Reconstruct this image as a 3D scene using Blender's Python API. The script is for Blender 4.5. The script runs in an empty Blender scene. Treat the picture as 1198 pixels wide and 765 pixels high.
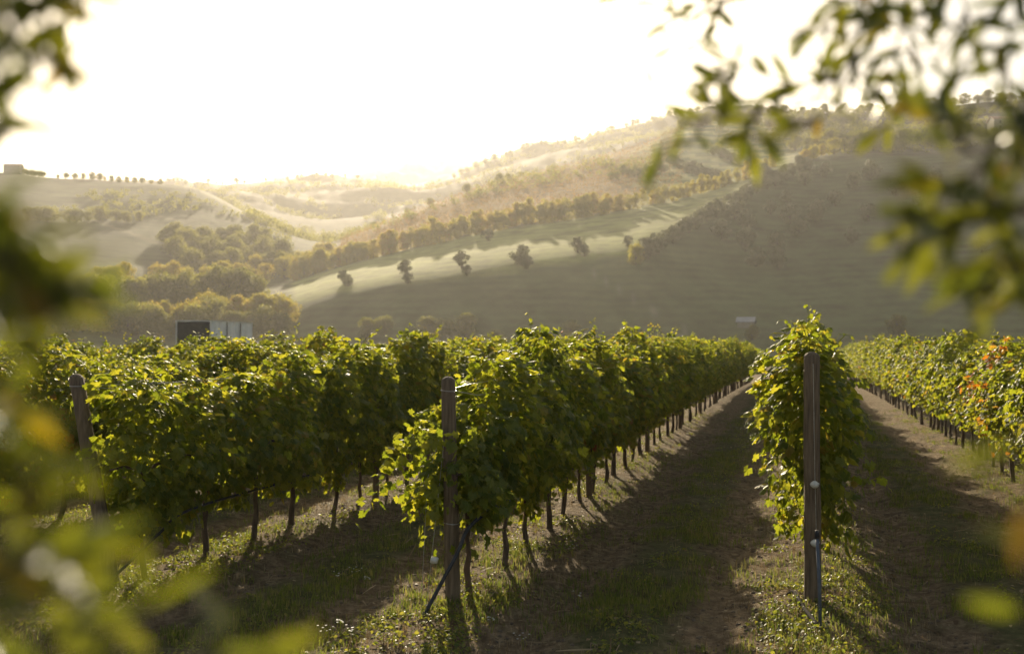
import bpy, math, random
import numpy as np
from mathutils import Vector, Matrix

sc = bpy.context.scene
COL = sc.collection
rad = math.radians

# ------------------------------------------------------------------ camera
F_PX, CX, CY, HZ = 1165.0, 599.0, 382.5, 403.0
CAM_Z = 2.24
YAW = rad(15.9)
PITCH = math.atan((HZ - CY) / F_PX)
cam_d = bpy.data.cameras.new('camera'); cam = bpy.data.objects.new('camera', cam_d); COL.objects.link(cam)
cam_d.lens = 35.0; cam_d.sensor_width = 36.0
cam_d.clip_start = 0.05; cam_d.clip_end = 12000
cam.location = (0, 0, CAM_Z)
cam.rotation_euler = (math.pi/2 + PITCH, 0, YAW)
cam_d.dof.use_dof = True; cam_d.dof.focus_distance = 9.5; cam_d.dof.aperture_fstop = 2.0
sc.camera = cam

# ------------------------------------------------------------------ light
SUN_AZ = rad(22.7)      # to the left of +Y
SUN_EL = rad(20.7)
sun_dir = Vector((-math.sin(SUN_AZ)*math.cos(SUN_EL), math.cos(SUN_AZ)*math.cos(SUN_EL), math.sin(SUN_EL)))
sd = bpy.data.lights.new('sun', 'SUN'); so = bpy.data.objects.new('sun', sd); COL.objects.link(so)
sd.energy = 5.0; sd.angle = rad(0.55); sd.color = (1.0, 0.90, 0.75)
so.rotation_euler = sun_dir.to_track_quat('Z', 'Y').to_euler(); so.location = (0, 0, 60)
world = bpy.data.worlds.new('World'); sc.world = world; world.use_nodes = True
wn = world.node_tree; wn.nodes.clear()
sky = wn.nodes.new('ShaderNodeTexSky'); sky.sky_type = 'NISHITA'; sky.sun_disc = False
sky.sun_elevation = SUN_EL; sky.sun_rotation = -SUN_AZ; sky.altitude = 200; sky.dust_density = 2.0; sky.air_density = 1.0; sky.ozone_density = 0.6
bg = wn.nodes.new('ShaderNodeBackground'); bg.inputs['Strength'].default_value = 0.072
wo = wn.nodes.new('ShaderNodeOutputWorld')
wn.links.new(sky.outputs[0], bg.inputs[0]); wn.links.new(bg.outputs[0], wo.inputs[0])
sc.view_settings.view_transform = 'Standard'; sc.view_settings.look = 'None'
sc.view_settings.gamma = 1; sc.view_settings.use_curve_mapping = False
sc.view_settings.exposure = 0.95
try:
    sc.view_settings.use_white_balance = True
    sc.view_settings.white_balance_temperature = 7600
    sc.view_settings.white_balance_tint = 7
except Exception: pass
HAZE_DENSITY = 0.00019
cy = sc.cycles
sc.render.engine = 'CYCLES'
cy.max_bounces = 6; cy.diffuse_bounces = 3; cy.glossy_bounces = 2; cy.transmission_bounces = 4; cy.volume_bounces = 1; cy.transparent_max_bounces = 4
cy.sample_clamp_indirect = 6.0; cy.use_denoising = True
try: cy.denoiser = 'OPENIMAGEDENOISE'
except Exception: pass

# ------------------------------------------------------------------ pixel -> world helpers
cF = Vector((-math.sin(YAW)*math.cos(PITCH), math.cos(YAW)*math.cos(PITCH), math.sin(PITCH)))
cR = Vector((math.cos(YAW), math.sin(YAW), 0))
cU = cR.cross(cF)
CAM = Vector((0, 0, CAM_Z))
def at(px, py, D):                                   # point seen at photo pixel, at depth D
    return CAM + D*(cF + cR*((px-CX)/F_PX) + cU*((CY-py)/F_PX))

# ------------------------------------------------------------------ numpy noise
rng = np.random.default_rng(11)
LAT = rng.random((256, 256))
def vnoise(x, y):
    x = np.asarray(x, float); y = np.asarray(y, float)
    xi = np.floor(x).astype(int); yi = np.floor(y).astype(int)
    fx = x-xi; fy = y-yi; fx = fx*fx*(3-2*fx); fy = fy*fy*(3-2*fy)
    a = LAT[xi & 255, yi & 255]; b = LAT[(xi+1) & 255, yi & 255]; c = LAT[xi & 255, (yi+1) & 255]; d = LAT[(xi+1) & 255, (yi+1) & 255]
    return (a*(1-fx)+b*fx)*(1-fy)+(c*(1-fx)+d*fx)*fy - 0.5
def fbm(x, y, o=4):
    s = 0; a = 1.0
    for k in range(o):
        s = s + a*vnoise(x*2**k+17.3*k, y*2**k+5.1*k); a *= .5
    return s

# ------------------------------------------------------------------ mesh helpers
def mesh_np(name, V, Fs, mat=None, smooth=False):
    """Fs: list of (n,k) int arrays"""
    me = bpy.data.meshes.new(name)
    V = np.asarray(V, np.float32)
    me.vertices.add(len(V)); me.vertices.foreach_set('co', V.ravel())
    tot = sum(f.size for f in Fs); npoly = sum(len(f) for f in Fs)
    me.loops.add(tot); me.polygons.add(npoly)
    me.loops.foreach_set('vertex_index', np.concatenate([f.ravel() for f in Fs]).astype(np.int32))
    cnt = np.concatenate([np.full(len(f), f.shape[1]) for f in Fs]); st = np.concatenate([[0], np.cumsum(cnt)[:-1]])
    me.polygons.foreach_set('loop_start', st.astype(np.int32))
    me.polygons.foreach_set('use_smooth', np.full(npoly, smooth))
    if mat: me.materials.append(mat)
    me.update(calc_edges=True); me.validate()
    return me
def link(name, me, parent=None, loc=None):
    o = bpy.data.objects.new(name, me); COL.objects.link(o)
    if parent: o.parent = parent
    if loc is not None: o.location = loc
    return o
def tag(o, label=None, cat=None, group=None, kind=None):
    if label: o['label'] = label
    if cat: o['category'] = cat
    if group: o['group'] = group
    if kind: o['kind'] = kind
    return o
def empty(name, loc, label, cat, group=None, rz=0):
    o = bpy.data.objects.new(name, None); COL.objects.link(o); o.location = loc; o.rotation_euler = (0, 0, rz)
    o.empty_display_size = .1
    return tag(o, label, cat, group)
class MB:
    """collects polygons into one mesh"""
    def __init__(s): s.v = []; s.f = {}
    def add(s, V, F):
        b = len(s.v); s.v.extend([tuple(p) for p in V])
        for f in F: s.f.setdefault(len(f), []).append([i+b for i in f])
    def tube(s, pts, rads, n=8, cap=True):
        pts = [Vector(p) for p in pts]
        if not hasattr(rads, '__len__'): rads = [rads]*len(pts)
        V = []; prev = None
        for i, p in enumerate(pts):
            t = (pts[min(i+1, len(pts)-1)]-pts[max(i-1, 0)]).normalized()
            if prev is None:
                a = Vector((1, 0, 0)) if abs(t.x) < .8 else Vector((0, 1, 0))
                u = t.cross(a).normalized()
            else: u = (prev - t*prev.dot(t)).normalized()
            prev = u; w = t.cross(u)
            for k in range(n):
                an = 2*math.pi*k/n
                V.append(p+(u*math.cos(an)+w*math.sin(an))*rads[i])
        F = [[i*n+k, i*n+(k+1) % n, (i+1)*n+(k+1) % n, (i+1)*n+k] for i in range(len(pts)-1) for k in range(n)]
        if cap: F += [list(range(n))[::-1], [(len(pts)-1)*n+k for k in range(n)]]
        s.add(V, F)
    def box(s, c, h, R=None):
        c = Vector(c); V = []
        for dx in (-1, 1):
            for dy in (-1, 1):
                for dz in (-1, 1):
                    p = Vector((dx*h[0], dy*h[1], dz*h[2]))
                    V.append(c+(R @ p if R else p))
        s.add(V, [[0, 1, 3, 2], [4, 6, 7, 5], [0, 4, 5, 1], [2, 3, 7, 6], [0, 2, 6, 4], [1, 5, 7, 3]])
    def mesh(s, name, mat, smooth=False):
        return mesh_np(name, np.array(s.v), [np.array(f) for f in s.f.values()], mat, smooth)
    def build(s, name, mat, parent=None, smooth=False): return link(name, s.mesh(name, mat, smooth), parent)
def sprinkle(baseV, baseF, pos, nrm, tip, scale):
    """copies of a leaf shape. base in (x side, y tip, z normal)."""
    n = len(pos); nrm = nrm/np.linalg.norm(nrm, axis=1, keepdims=True)
    tip = tip - nrm*np.sum(tip*nrm, axis=1, keepdims=True); tip = tip/(np.linalg.norm(tip, axis=1, keepdims=True)+1e-9)
    side = np.cross(tip, nrm)
    sx = np.atleast_1d(scale) if np.ndim(scale) else np.full(n, scale)
    B = baseV[None, :, :]*sx[:, None, None]
    V = pos[:, None, :] + B[:, :, 0:1]*side[:, None, :] + B[:, :, 1:2]*tip[:, None, :] + B[:, :, 2:3]*nrm[:, None, :]
    k = len(baseV)
    F = baseF[None, :, :] + (np.arange(n)*k)[:, None, None]
    return V.reshape(-1, 3), F.reshape(-1, baseF.shape[1])
def rvec(n, r=rng):
    v = r.normal(size=(n, 3)); return v/np.linalg.norm(v, axis=1, keepdims=True)

# ------------------------------------------------------------------ materials
def newmat(name):
    m = bpy.data.materials.new(name); m.use_nodes = True; nt = m.node_tree; nt.nodes.clear()
    return m, nt, nt.nodes, nt.links
def ramp(N, stops, interp='LINEAR'):
    r = N.new('ShaderNodeValToRGB'); e = r.color_ramp; e.interpolation = interp
    while len(e.elements) < len(stops): e.elements.new(0.5)
    for el, (p, c) in zip(e.elements, stops): el.position = p; el.color = (*c, 1)
    return r
def leaf_mat(name, stops, tstops, trans=.5, rough=.45, spec=.5, objvar=.0):
    m, nt, N, L = newmat(name)
    g = N.new('ShaderNodeNewGeometry')
    src = g.outputs['Random Per Island']
    if objvar:
        oi = N.new('ShaderNodeObjectInfo'); mx = N.new('ShaderNodeMath'); mx.operation = 'MULTIPLY_ADD'
        L.new(oi.outputs['Random'], mx.inputs[0]); mx.inputs[1].default_value = objvar
        ml = N.new('ShaderNodeMath'); ml.operation = 'MULTIPLY'; ml.inputs[1].default_value = 1-objvar
        L.new(src, ml.inputs[0]); L.new(ml.outputs[0], mx.inputs[2]); src = mx.outputs[0]
    r1 = ramp(N, stops); r2 = ramp(N, tstops)
    L.new(src, r1.inputs[0]); L.new(src, r2.inputs[0])
    p = N.new('ShaderNodeBsdfPrincipled'); p.inputs['Roughness'].default_value = rough
    p.inputs['Specular IOR Level'].default_value = spec
    L.new(r1.outputs[0], p.inputs['Base Color'])
    t = N.new('ShaderNodeBsdfTranslucent'); L.new(r2.outputs[0], t.inputs[0])
    mix = N.new('ShaderNodeMixShader'); mix.inputs[0].default_value = trans
    L.new(p.outputs[0], mix.inputs[1]); L.new(t.outputs[0], mix.inputs[2])
    o = N.new('ShaderNodeOutputMaterial'); L.new(mix.outputs[0], o.inputs[0])
    return m
def plain(name, c1, c2, scale=20, rough=.7, bump=.2, stretch=(1, 1, 1), metal=0, spec=.5):
    m, nt, N, L = newmat(name)
    tc = N.new('ShaderNodeTexCoord'); mp = N.new('ShaderNodeMapping'); mp.inputs['Scale'].default_value = stretch
    L.new(tc.outputs['Object'], mp.inputs[0])
    no = N.new('ShaderNodeTexNoise'); no.inputs['Scale'].default_value = scale; no.inputs['Detail'].default_value = 6
    L.new(mp.outputs[0], no.inputs[0])
    r = ramp(N, [(.3, c1), (.7, c2)]); L.new(no.outputs[0], r.inputs[0])
    p = N.new('ShaderNodeBsdfPrincipled'); p.inputs['Roughness'].default_value = rough; p.inputs['Metallic'].default_value = metal; p.inputs['Specular IOR Level'].default_value = spec
    L.new(r.outputs[0], p.inputs['Base Color'])
    b = N.new('ShaderNodeBump'); b.inputs['Strength'].default_value = bump; b.inputs['Distance'].default_value = .02
    L.new(no.outputs[0], b.inputs['Height']); L.new(b.outputs[0], p.inputs['Normal'])
    o = N.new('ShaderNodeOutputMaterial'); L.new(p.outputs[0], o.inputs[0])
    return m
M = {}
M['vine'] = leaf_mat('vine_leaf', [(0, (.045, .072, .014)), (.5, (.072, .105, .02)), (.85, (.11, .14, .025)), (.95, (.16, .14, .03)), (.985, (.2, .09, .03)), (1, (.22, .06, .03))],
                     [(0, (.24, .32, .02)), (.5, (.43, .46, .035)), (.85, (.62, .57, .05)), (.95, (.55, .38, .04)), (.985, (.5, .14, .03)), (1, (.5, .1, .03))], .5, .5, .35, .15)
M['vine_autumn'] = leaf_mat('autumn_vine_leaf', [(0, (.25, .09, .02)), (.5, (.35, .14, .02)), (1, (.35, .24, .03))],
                     [(0, (.6, .15, .02)), (.5, (.7, .28, .03)), (1, (.7, .5, .05))], .5)
M['far_tree'] = leaf_mat('broadleaf_foliage', [(0, (.055, .065, .02)), (1, (.12, .12, .03))], [(0, (.2, .22, .04)), (1, (.5, .46, .07))], .48, .6, .2, .5)
M['poplar'] = leaf_mat('golden_foliage', [(0, (.12, .12, .025)), (.6, (.22, .18, .03)), (1, (.26, .13, .03))], [(0, (.42, .40, .05)), (.6, (.62, .52, .06)), (1, (.6, .34, .05))], .5, .6, .2, .5)
M['olive_far'] = leaf_mat('olive_foliage', [(0, (.06, .075, .03)), (1, (.17, .19, .09))], [(0, (.12, .13, .05)), (1, (.2, .2, .08))], .35, .45, .5, .3)
M['rust'] = leaf_mat('autumn_hillside_foliage', [(0, (.12, .09, .03)), (1, (.28, .14, .04))], [(0, (.25, .2, .05)), (1, (.5, .24, .06))], .45, .7, .1)
M['olive_leaf'] = leaf_mat('olive_leaf', [(0, (.05, .075, .018)), (.88, (.09, .115, .03)), (.95, (.2, .13, .02)), (1, (.26, .15, .03))], [(0, (.18, .22, .02)), (.88, (.36, .36, .03)), (.95, (.42, .3, .02)), (1, (.5, .25, .03))], .36, .42, .45)
M['grass'] = leaf_mat('grass_blades', [(0, (.05, .08, .02)), (.6, (.09, .12, .03)), (1, (.2, .17, .07))], [(0, (.14, .2, .03)), (.6, (.28, .32, .05)), (1, (.4, .34, .12))], .45, .55, .3)
M['weed'] = leaf_mat('weed_leaf', [(0, (.055, .09, .02)), (.7, (.11, .14, .03)), (1, (.22, .19, .05))], [(0, (.24, .32, .03)), (1, (.55, .5, .07))], .45, .5, .4)
M['dry'] = leaf_mat('dry_leaf', [(0, (.12, .075, .04)), (.6, (.26, .18, .10)), (1, (.42, .33, .2))], [(0, (.16, .1, .04)), (1, (.42, .3, .14))], .25, .6, .3)
M['flower'] = leaf_mat('white_petal', [(0, (.7, .7, .66)), (1, (.8, .8, .78))], [(0, (.7, .7, .6)), (1, (.8, .8, .7))], .3, .6, .2)
M['bark'] = plain('vine_bark', (.06, .04, .028), (.16, .11, .075), 9, .9, .8, (3, 3, .7))
M['tree_bark'] = plain('tree_bark', (.06, .05, .04), (.14, .11, .08), 4, .9, .5)
M['post'] = plain('weathered_post_wood', (.08, .055, .034), (.22, .155, .10), 18, .85, .6, (3, 3, .25))
M['wire'] = plain('galvanised_wire', (.35, .34, .32), (.5, .49, .46), 30, .35, .05, metal=.8)
M['hose'] = plain('black_plastic_pipe', (.025, .025, .028), (.06, .06, .065), 12, .5, .1, spec=.25)
M['bluepipe'] = plain('blue_grey_pipe', (.06, .075, .10), (.10, .12, .15), 12, .6, .1)
M['knob'] = plain('pale_plastic', (.5, .48, .44), (.7, .68, .62), 20, .4, .1)

# ------------------------------------------------------------------ terrain
UU = [-1200, -300, 0, 100, 200, 300, 345, 400, 480, 560, 600, 680, 760, 800, 850, 900, 950, 1000, 1100, 1198, 1500, 2400]
def tab(d):
    k = sorted(d); return lambda u: np.interp(u, k, [d[i] for i in k])
FEAT = [   # (radius(u), photo row(u)) of the lines the land bends at, near to far
 (tab({0: 100}), tab({0: 424})),
 (tab({0: 150}), tab({0: 505})),
 (tab({-300: 220, 250: 225, 345: 250, 500: 250, 760: 255, 1198: 260}), tab({-300: 450, 250: 450, 345: 478, 760: 474, 1198: 450})),
 (tab({-300: 320, 200: 320, 300: 325, 345: 320, 480: 310, 600: 310, 760: 320, 850: 380, 950: 450, 1198: 460}),
  tab({-300: 350, 0: 360, 100: 366, 200: 368, 300: 362, 345: 350, 400: 335, 480: 321, 600: 306, 700: 293, 760: 280, 800: 262, 850: 234, 900: 208, 950: 188, 1000: 184, 1198: 182, 1500: 190})),
 (tab({-300: 470, 300: 450, 400: 420, 560: 410, 700: 410, 800: 430, 850: 460, 950: 530, 1198: 540}),
  tab({-300: 280, 0: 285, 100: 292, 200: 306, 250: 318, 300: 326, 345: 328, 400: 310, 450: 298, 560: 272, 680: 254, 780: 237, 850: 218, 900: 195, 950: 173, 1000: 168, 1100: 160, 1198: 154, 1500: 160})),
 (tab({-300: 740, 100: 740, 250: 660, 320: 600, 400: 560, 500: 560, 700: 620, 850: 700, 1198: 740}),
  tab({-300: 180, 0: 193, 50: 198, 100: 201, 150: 205, 200: 208, 230: 212, 250: 222, 280: 240, 320: 264, 350: 280, 380: 284, 400: 280, 430: 267, 500: 240, 560: 217, 620: 202, 700: 182, 760: 161, 800: 144, 850: 133, 950: 131, 1000: 131, 1100: 122, 1198: 112, 1500: 100})),
 (tab({-300: 900, 300: 800, 1198: 950}), tab({-300: 240, 100: 240, 250: 250, 320: 275, 380: 292, 430: 280, 500: 262, 600: 235, 700: 210, 800: 180, 900: 160, 1198: 150})),
 (tab({0: 1350}), tab({-300: 215, 100: 216, 200: 214, 240: 209, 300: 210, 350: 207, 390: 206, 430: 207, 480: 215, 540: 201, 600: 179, 680: 159, 740: 146, 790: 134, 850: 124, 880: 125, 950: 136, 1000: 140, 1198: 130, 1500: 120})),
 (tab({0: 1800}), tab({-300: 240, 400: 240, 600: 225, 800: 180, 1198: 170})),
 (tab({0: 2700}), tab({-300: 212, 300: 211, 380: 206, 430: 196, 480: 184, 530: 182, 590: 189, 700: 195, 1198: 200})),
 (tab({0: 3600}), tab({0: 330})),
]
AZ = np.unique(np.concatenate([np.radians(np.linspace(-180, -37, 40)), np.radians(np.linspace(-37, 37, 680)), np.radians(np.linspace(37, 180, 40))]))  # + = right of axis
RR = np.concatenate([[0, .8, 1.8, 3.0], np.geomspace(3.6, 24, 330), np.geomspace(24.3, 3600, 360)])
def plateau(x, y):
    d = np.maximum(y, 0)
    z = .12*np.clip(d/20, 0, 1)**1.5 - .012*np.clip(-x-4, 0, 30)*np.clip(d/15, 0, 1)
    z = z - .9*np.clip((d-40)/55, 0, 1.2)**1.5
    return z
def soil(x, y):                      # tyre tracks, ridges under the rows, clods
    ph = (x+2.80)/3.02
    m = ph-np.floor(ph)              # 0 / 1 = under a row, .5 = mid aisle
    dr = np.minimum(m, 1-m)*3.02
    z = .05*np.exp(-(dr/.28)**2) - .055*np.exp(-((dr-.85)/.2)**2)
    z = z + .05*vnoise(x*.9, y*.9) + .035*vnoise(x*3.1, y*3.1) + .022*vnoise(x*8, y*8)+.014*vnoise(x*19, y*19)
    return z
A, R_ = np.meshgrid(AZ, RR, indexing='ij')
Ac = np.clip(AZ, -rad(40), rad(40)); Ug = CX+F_PX*np.tan(Ac)
XG = R_*np.sin(A-YAW); YG = R_*np.cos(A-YAW)
rk = np.stack([f[0](Ug) for f in FEAT]); yk = np.stack([f[1](Ug) for f in FEAT])
zk = CAM_Z + rk*np.cos(Ac)[None, :]*(HZ-yk)/F_PX
back = np.clip((np.abs(AZ)-rad(55))/rad(60), 0, 1)           # behind the camera the land flattens
zk = zk*(1-back) + back*(-4)
ZH = np.empty_like(A); TI = np.empty_like(A)
for i in range(len(AZ)):
    ZH[i] = np.interp(RR, rk[:, i], zk[:, i]); TI[i] = np.interp(RR, rk[:, i], np.arange(len(FEAT)))
def smooth_axis(Z, sig, ax):
    n = int(sig*3); k = np.exp(-.5*(np.arange(-n, n+1)/sig)**2); k /= k.sum()
    P = np.pad(Z, [(n, n) if a == ax else (0, 0) for a in (0, 1)], mode='edge')
    return np.apply_along_axis(lambda v: np.convolve(v, k, 'valid'), ax, P)
ZH = smooth_axis(ZH, 3.5, 1); ZH = smooth_axis(ZH, 5, 0)
far = np.clip((R_-130)/200, 0, 1)
ZH = ZH + far*(R_/600)*(9*fbm(XG/90, YG/90, 4) + 1.6*fbm(XG/18, YG/18, 3))*np.where(TI > 6.3, 1.0, .32)
w = np.clip((R_-86)/14, 0, 1); w = w*w*(3-2*w)
PL = plateau(XG, YG) + soil(XG, YG)*np.clip((60-R_)/40, 0, 1)
ZG = PL*(1-w) + ZH*w
lr = RR
def terrain_z(x, y):
    r = math.hypot(x, y); a = math.atan2(x, y)+YAW
    if a > math.pi: a -= 2*math.pi
    i = min(max(int(np.searchsorted(AZ, a))-1, 0), len(AZ)-2); j = min(max(int(np.searchsorted(RR, r))-1, 0), len(RR)-2)
    fa = (a-AZ[i])/(AZ[i+1]-AZ[i]); fr = (r-RR[j])/(RR[j+1]-RR[j])
    fa = min(max(fa, 0), 1); fr = min(max(fr, 0), 1)
    return float((ZG[i, j]*(1-fr)+ZG[i, j+1]*fr)*(1-fa)+(ZG[i+1, j]*(1-fr)+ZG[i+1, j+1]*fr)*fa)
def hit(px, py, rmin=110, rmax=3400):
    """where the line of sight at a photo pixel first meets the land beyond rmin"""
    a = math.atan((px-CX)/F_PX); i = int(np.argmin(np.abs(AZ-a)))
    y = HZ-(ZG[i]-CAM_Z)*F_PX/np.maximum(RR*math.cos(a), .1)
    best = None
    for j in np.where((RR >= rmin) & (RR <= rmax))[0]:
        if y[j] <= py: best = j; break
    if best is None:
        jj = np.where((RR >= rmin) & (RR <= rmax))[0]; best = jj[int(np.argmin(y[jj]))]
    r = RR[best]; return Vector((r*math.sin(a-YAW), r*math.cos(a-YAW), ZG[i, best]))

# terrain colours (what grows on each field)
na, nr = A.shape
C = np.zeros((na, nr, 3)); U2 = np.repeat(Ug[:, None], nr, 1)
py2 = HZ-(ZG-CAM_Z)*F_PX/np.maximum(R_*np.cos(np.clip(A, -1.2, 1.2)), .1)
def sm(x, a, b): t = np.clip((x-a)/(b-a), 0, 1); return t*t*(3-2*t)
def setc(mask, c):
    mask = np.clip(mask, 0, 1)[..., None]; global C
    C = C*(1-mask)+np.array(c)*mask
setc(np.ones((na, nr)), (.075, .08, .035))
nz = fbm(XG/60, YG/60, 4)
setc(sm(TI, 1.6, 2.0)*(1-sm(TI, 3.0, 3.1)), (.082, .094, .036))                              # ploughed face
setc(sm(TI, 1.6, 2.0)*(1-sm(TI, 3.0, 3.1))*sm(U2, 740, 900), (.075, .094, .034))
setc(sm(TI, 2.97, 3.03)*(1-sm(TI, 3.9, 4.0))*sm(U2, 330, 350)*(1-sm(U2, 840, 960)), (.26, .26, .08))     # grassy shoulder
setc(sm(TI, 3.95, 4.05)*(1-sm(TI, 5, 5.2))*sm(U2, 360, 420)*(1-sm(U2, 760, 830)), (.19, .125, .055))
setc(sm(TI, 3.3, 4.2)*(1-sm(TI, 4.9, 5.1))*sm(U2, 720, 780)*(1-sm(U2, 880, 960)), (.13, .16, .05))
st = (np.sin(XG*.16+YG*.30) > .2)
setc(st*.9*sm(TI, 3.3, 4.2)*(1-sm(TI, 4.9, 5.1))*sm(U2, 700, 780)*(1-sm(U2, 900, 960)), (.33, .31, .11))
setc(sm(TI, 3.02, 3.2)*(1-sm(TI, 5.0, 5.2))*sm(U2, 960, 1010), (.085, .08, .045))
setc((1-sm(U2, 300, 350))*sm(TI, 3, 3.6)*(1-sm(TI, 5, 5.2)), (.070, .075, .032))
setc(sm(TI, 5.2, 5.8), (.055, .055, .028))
# left hill: field tracks, and the sunlit spur ridge painted as a pale line
for (x0, y0, x1, y1, wd) in [(165, 248, 305, 282, 2.2), (110, 258, 200, 290, 2.5), (232, 222, 318, 262, 3.0)]:
    yy = y0+(U2-x0)*(y1-y0)/(x1-x0)
    setc(np.exp(-((py2-yy)/wd)**2)*(U2 > x0)*(U2 < x1)*(TI > 3)*(TI < 5.1), (.20, .18, .10))
# track across the shaded face
yy = 262+ (U2-690)*(395-325)/(800-690)+55
setc(np.exp(-((py2-yy)/1.5)**2)*(U2 > 690)*(U2 < 810)*(TI < 3)*(TI > 1.9)*.6, (.2, .18, .13))
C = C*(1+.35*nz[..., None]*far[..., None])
idx = np.arange(na*nr).reshape(na, nr)
F4 = np.stack([idx[:-1, :-1], idx[1:, :-1], idx[1:, 1:], idx[:-1, 1:]], -1).reshape(-1, 4)
F4 = F4[:, ::-1]
Vt = np.stack([XG, YG, ZG], -1).reshape(-1, 3)

def ground_material():
    m, nt, N, L = newmat('vineyard_soil_and_fields')
    g = N.new('ShaderNodeNewGeometry'); sep = N.new('ShaderNodeSeparateXYZ'); L.new(g.outputs['Position'], sep.inputs[0])
    def math_(op, a, b=None, c=None, clamp=False):
        n = N.new('ShaderNodeMath'); n.operation = op; n.use_clamp = clamp
        for k, v in enumerate((a, b, c)):
            if v is None: continue
            if isinstance(v, (int, float)): n.inputs[k].default_value = v
            else: L.new(v, n.inputs[k])
        return n.outputs[0]
    def noise(scale, detail=5, rough=.6):
        n = N.new('ShaderNodeTexNoise'); n.inputs['Scale'].default_value = scale; n.inputs['Detail'].default_value = detail; n.inputs['Roughness'].default_value = rough
        L.new(g.outputs['Position'], n.inputs['Vector']); return n.outputs[0]
    def mixc(f, a, b):
        n = N.new('ShaderNodeMix'); n.data_type = 'RGBA'
        if isinstance(f, (int, float)): n.inputs[0].default_value = f
        else: L.new(f, n.inputs[0])
        for k, v in ((6, a), (7, b)):
            if isinstance(v, tuple): n.inputs[k].default_value = (*v, 1)
            else: L.new(v, n.inputs[k])
        return n.outputs[2]
    X, Y, Z = sep.outputs
    n1 = noise(1.3); n2 = noise(9, 8, .7); n3 = noise(45, 4)
    ph = math_('FRACT', math_('DIVIDE', math_('ADD', X, 2.80+302), 3.02))
    dr = math_('MULTIPLY', math_('MINIMUM', ph, math_('SUBTRACT', 1, ph)), 3.02)
    soilc = ramp(N, [(.32, (.08, .054, .031)), (.5, (.21, .148, .088)), (.70, (.38, .29, .18))]); L.new(n2, soilc.inputs[0])
    grassc = ramp(N, [(.3, (.035, .055, .014)), (.6, (.08, .10, .03)), (.8, (.16, .15, .06))]); L.new(n2, grassc.inputs[0])
    mid = math_('MULTIPLY', math_('SUBTRACT', dr, 1.0), 3.2, clamp=True)
    gm = math_('MULTIPLY', math_('ADD', mid, math_('MULTIPLY', math_('SUBTRACT', n1, .5), 3.0)), 1.0, clamp=True)
    near = mixc(math_('MULTIPLY', gm, .8), soilc.outputs[0], grassc.outputs[0])
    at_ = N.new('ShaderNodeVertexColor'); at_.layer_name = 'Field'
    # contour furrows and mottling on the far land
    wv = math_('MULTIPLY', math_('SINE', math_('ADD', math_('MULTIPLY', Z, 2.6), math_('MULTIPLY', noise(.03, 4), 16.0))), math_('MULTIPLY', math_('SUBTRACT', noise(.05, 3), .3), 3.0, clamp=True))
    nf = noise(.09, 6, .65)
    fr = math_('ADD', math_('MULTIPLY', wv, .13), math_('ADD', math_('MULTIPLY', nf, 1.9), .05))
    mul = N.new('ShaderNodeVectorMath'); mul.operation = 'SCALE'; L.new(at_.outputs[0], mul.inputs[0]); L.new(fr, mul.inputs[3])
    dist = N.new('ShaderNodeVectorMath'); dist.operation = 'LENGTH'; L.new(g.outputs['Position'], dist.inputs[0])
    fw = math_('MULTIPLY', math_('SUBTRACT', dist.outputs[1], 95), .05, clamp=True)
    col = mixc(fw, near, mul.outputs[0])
    p = N.new('ShaderNodeBsdfPrincipled'); p.inputs['Roughness'].default_value = .95; p.inputs['Specular IOR Level'].default_value = .15
    L.new(col, p.inputs['Base Color'])
    b = N.new('ShaderNodeBump'); b.inputs['Distance'].default_value = .09; b.inputs['Strength'].default_value = 1.0
    L.new(math_('ADD', math_('MULTIPLY', n2, 1.0), math_('MULTIPLY', n3, .35)), b.inputs['Height'])
    L.new(b.outputs[0], p.inputs['Normal'])
    o = N.new('ShaderNodeOutputMaterial'); L.new(p.outputs[0], o.inputs[0])
    return m
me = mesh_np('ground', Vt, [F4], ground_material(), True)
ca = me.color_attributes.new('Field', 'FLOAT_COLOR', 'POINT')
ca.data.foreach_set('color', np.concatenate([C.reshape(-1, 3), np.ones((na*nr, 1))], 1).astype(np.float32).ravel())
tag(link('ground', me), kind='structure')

# ------------------------------------------------------------------ haze
def haze():
    m = bpy.data.materials.new('haze_air'); m.use_nodes = True; nt = m.node_tree; nt.nodes.clear()
    v = nt.nodes.new('ShaderNodeVolumePrincipled'); v.inputs['Color'].default_value = (.96, .925, .90, 1)
    v.inputs['Density'].default_value = HAZE_DENSITY; v.inputs['Anisotropy'].default_value = .5
    o = nt.nodes.new('ShaderNodeOutputMaterial'); nt.links.new(v.outputs[0], o.inputs['Volume'])
    b = MB(); zmin = float(ZG.min())-1; zmax = float(ZG.max())+18
    b.box((0, 0, (zmin+zmax)/2), (3650, 3650, (zmax-zmin)/2))
    tag(b.build('haze', m), 'thin warm evening haze filling the valley', 'haze', kind='stuff')
haze()

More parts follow.
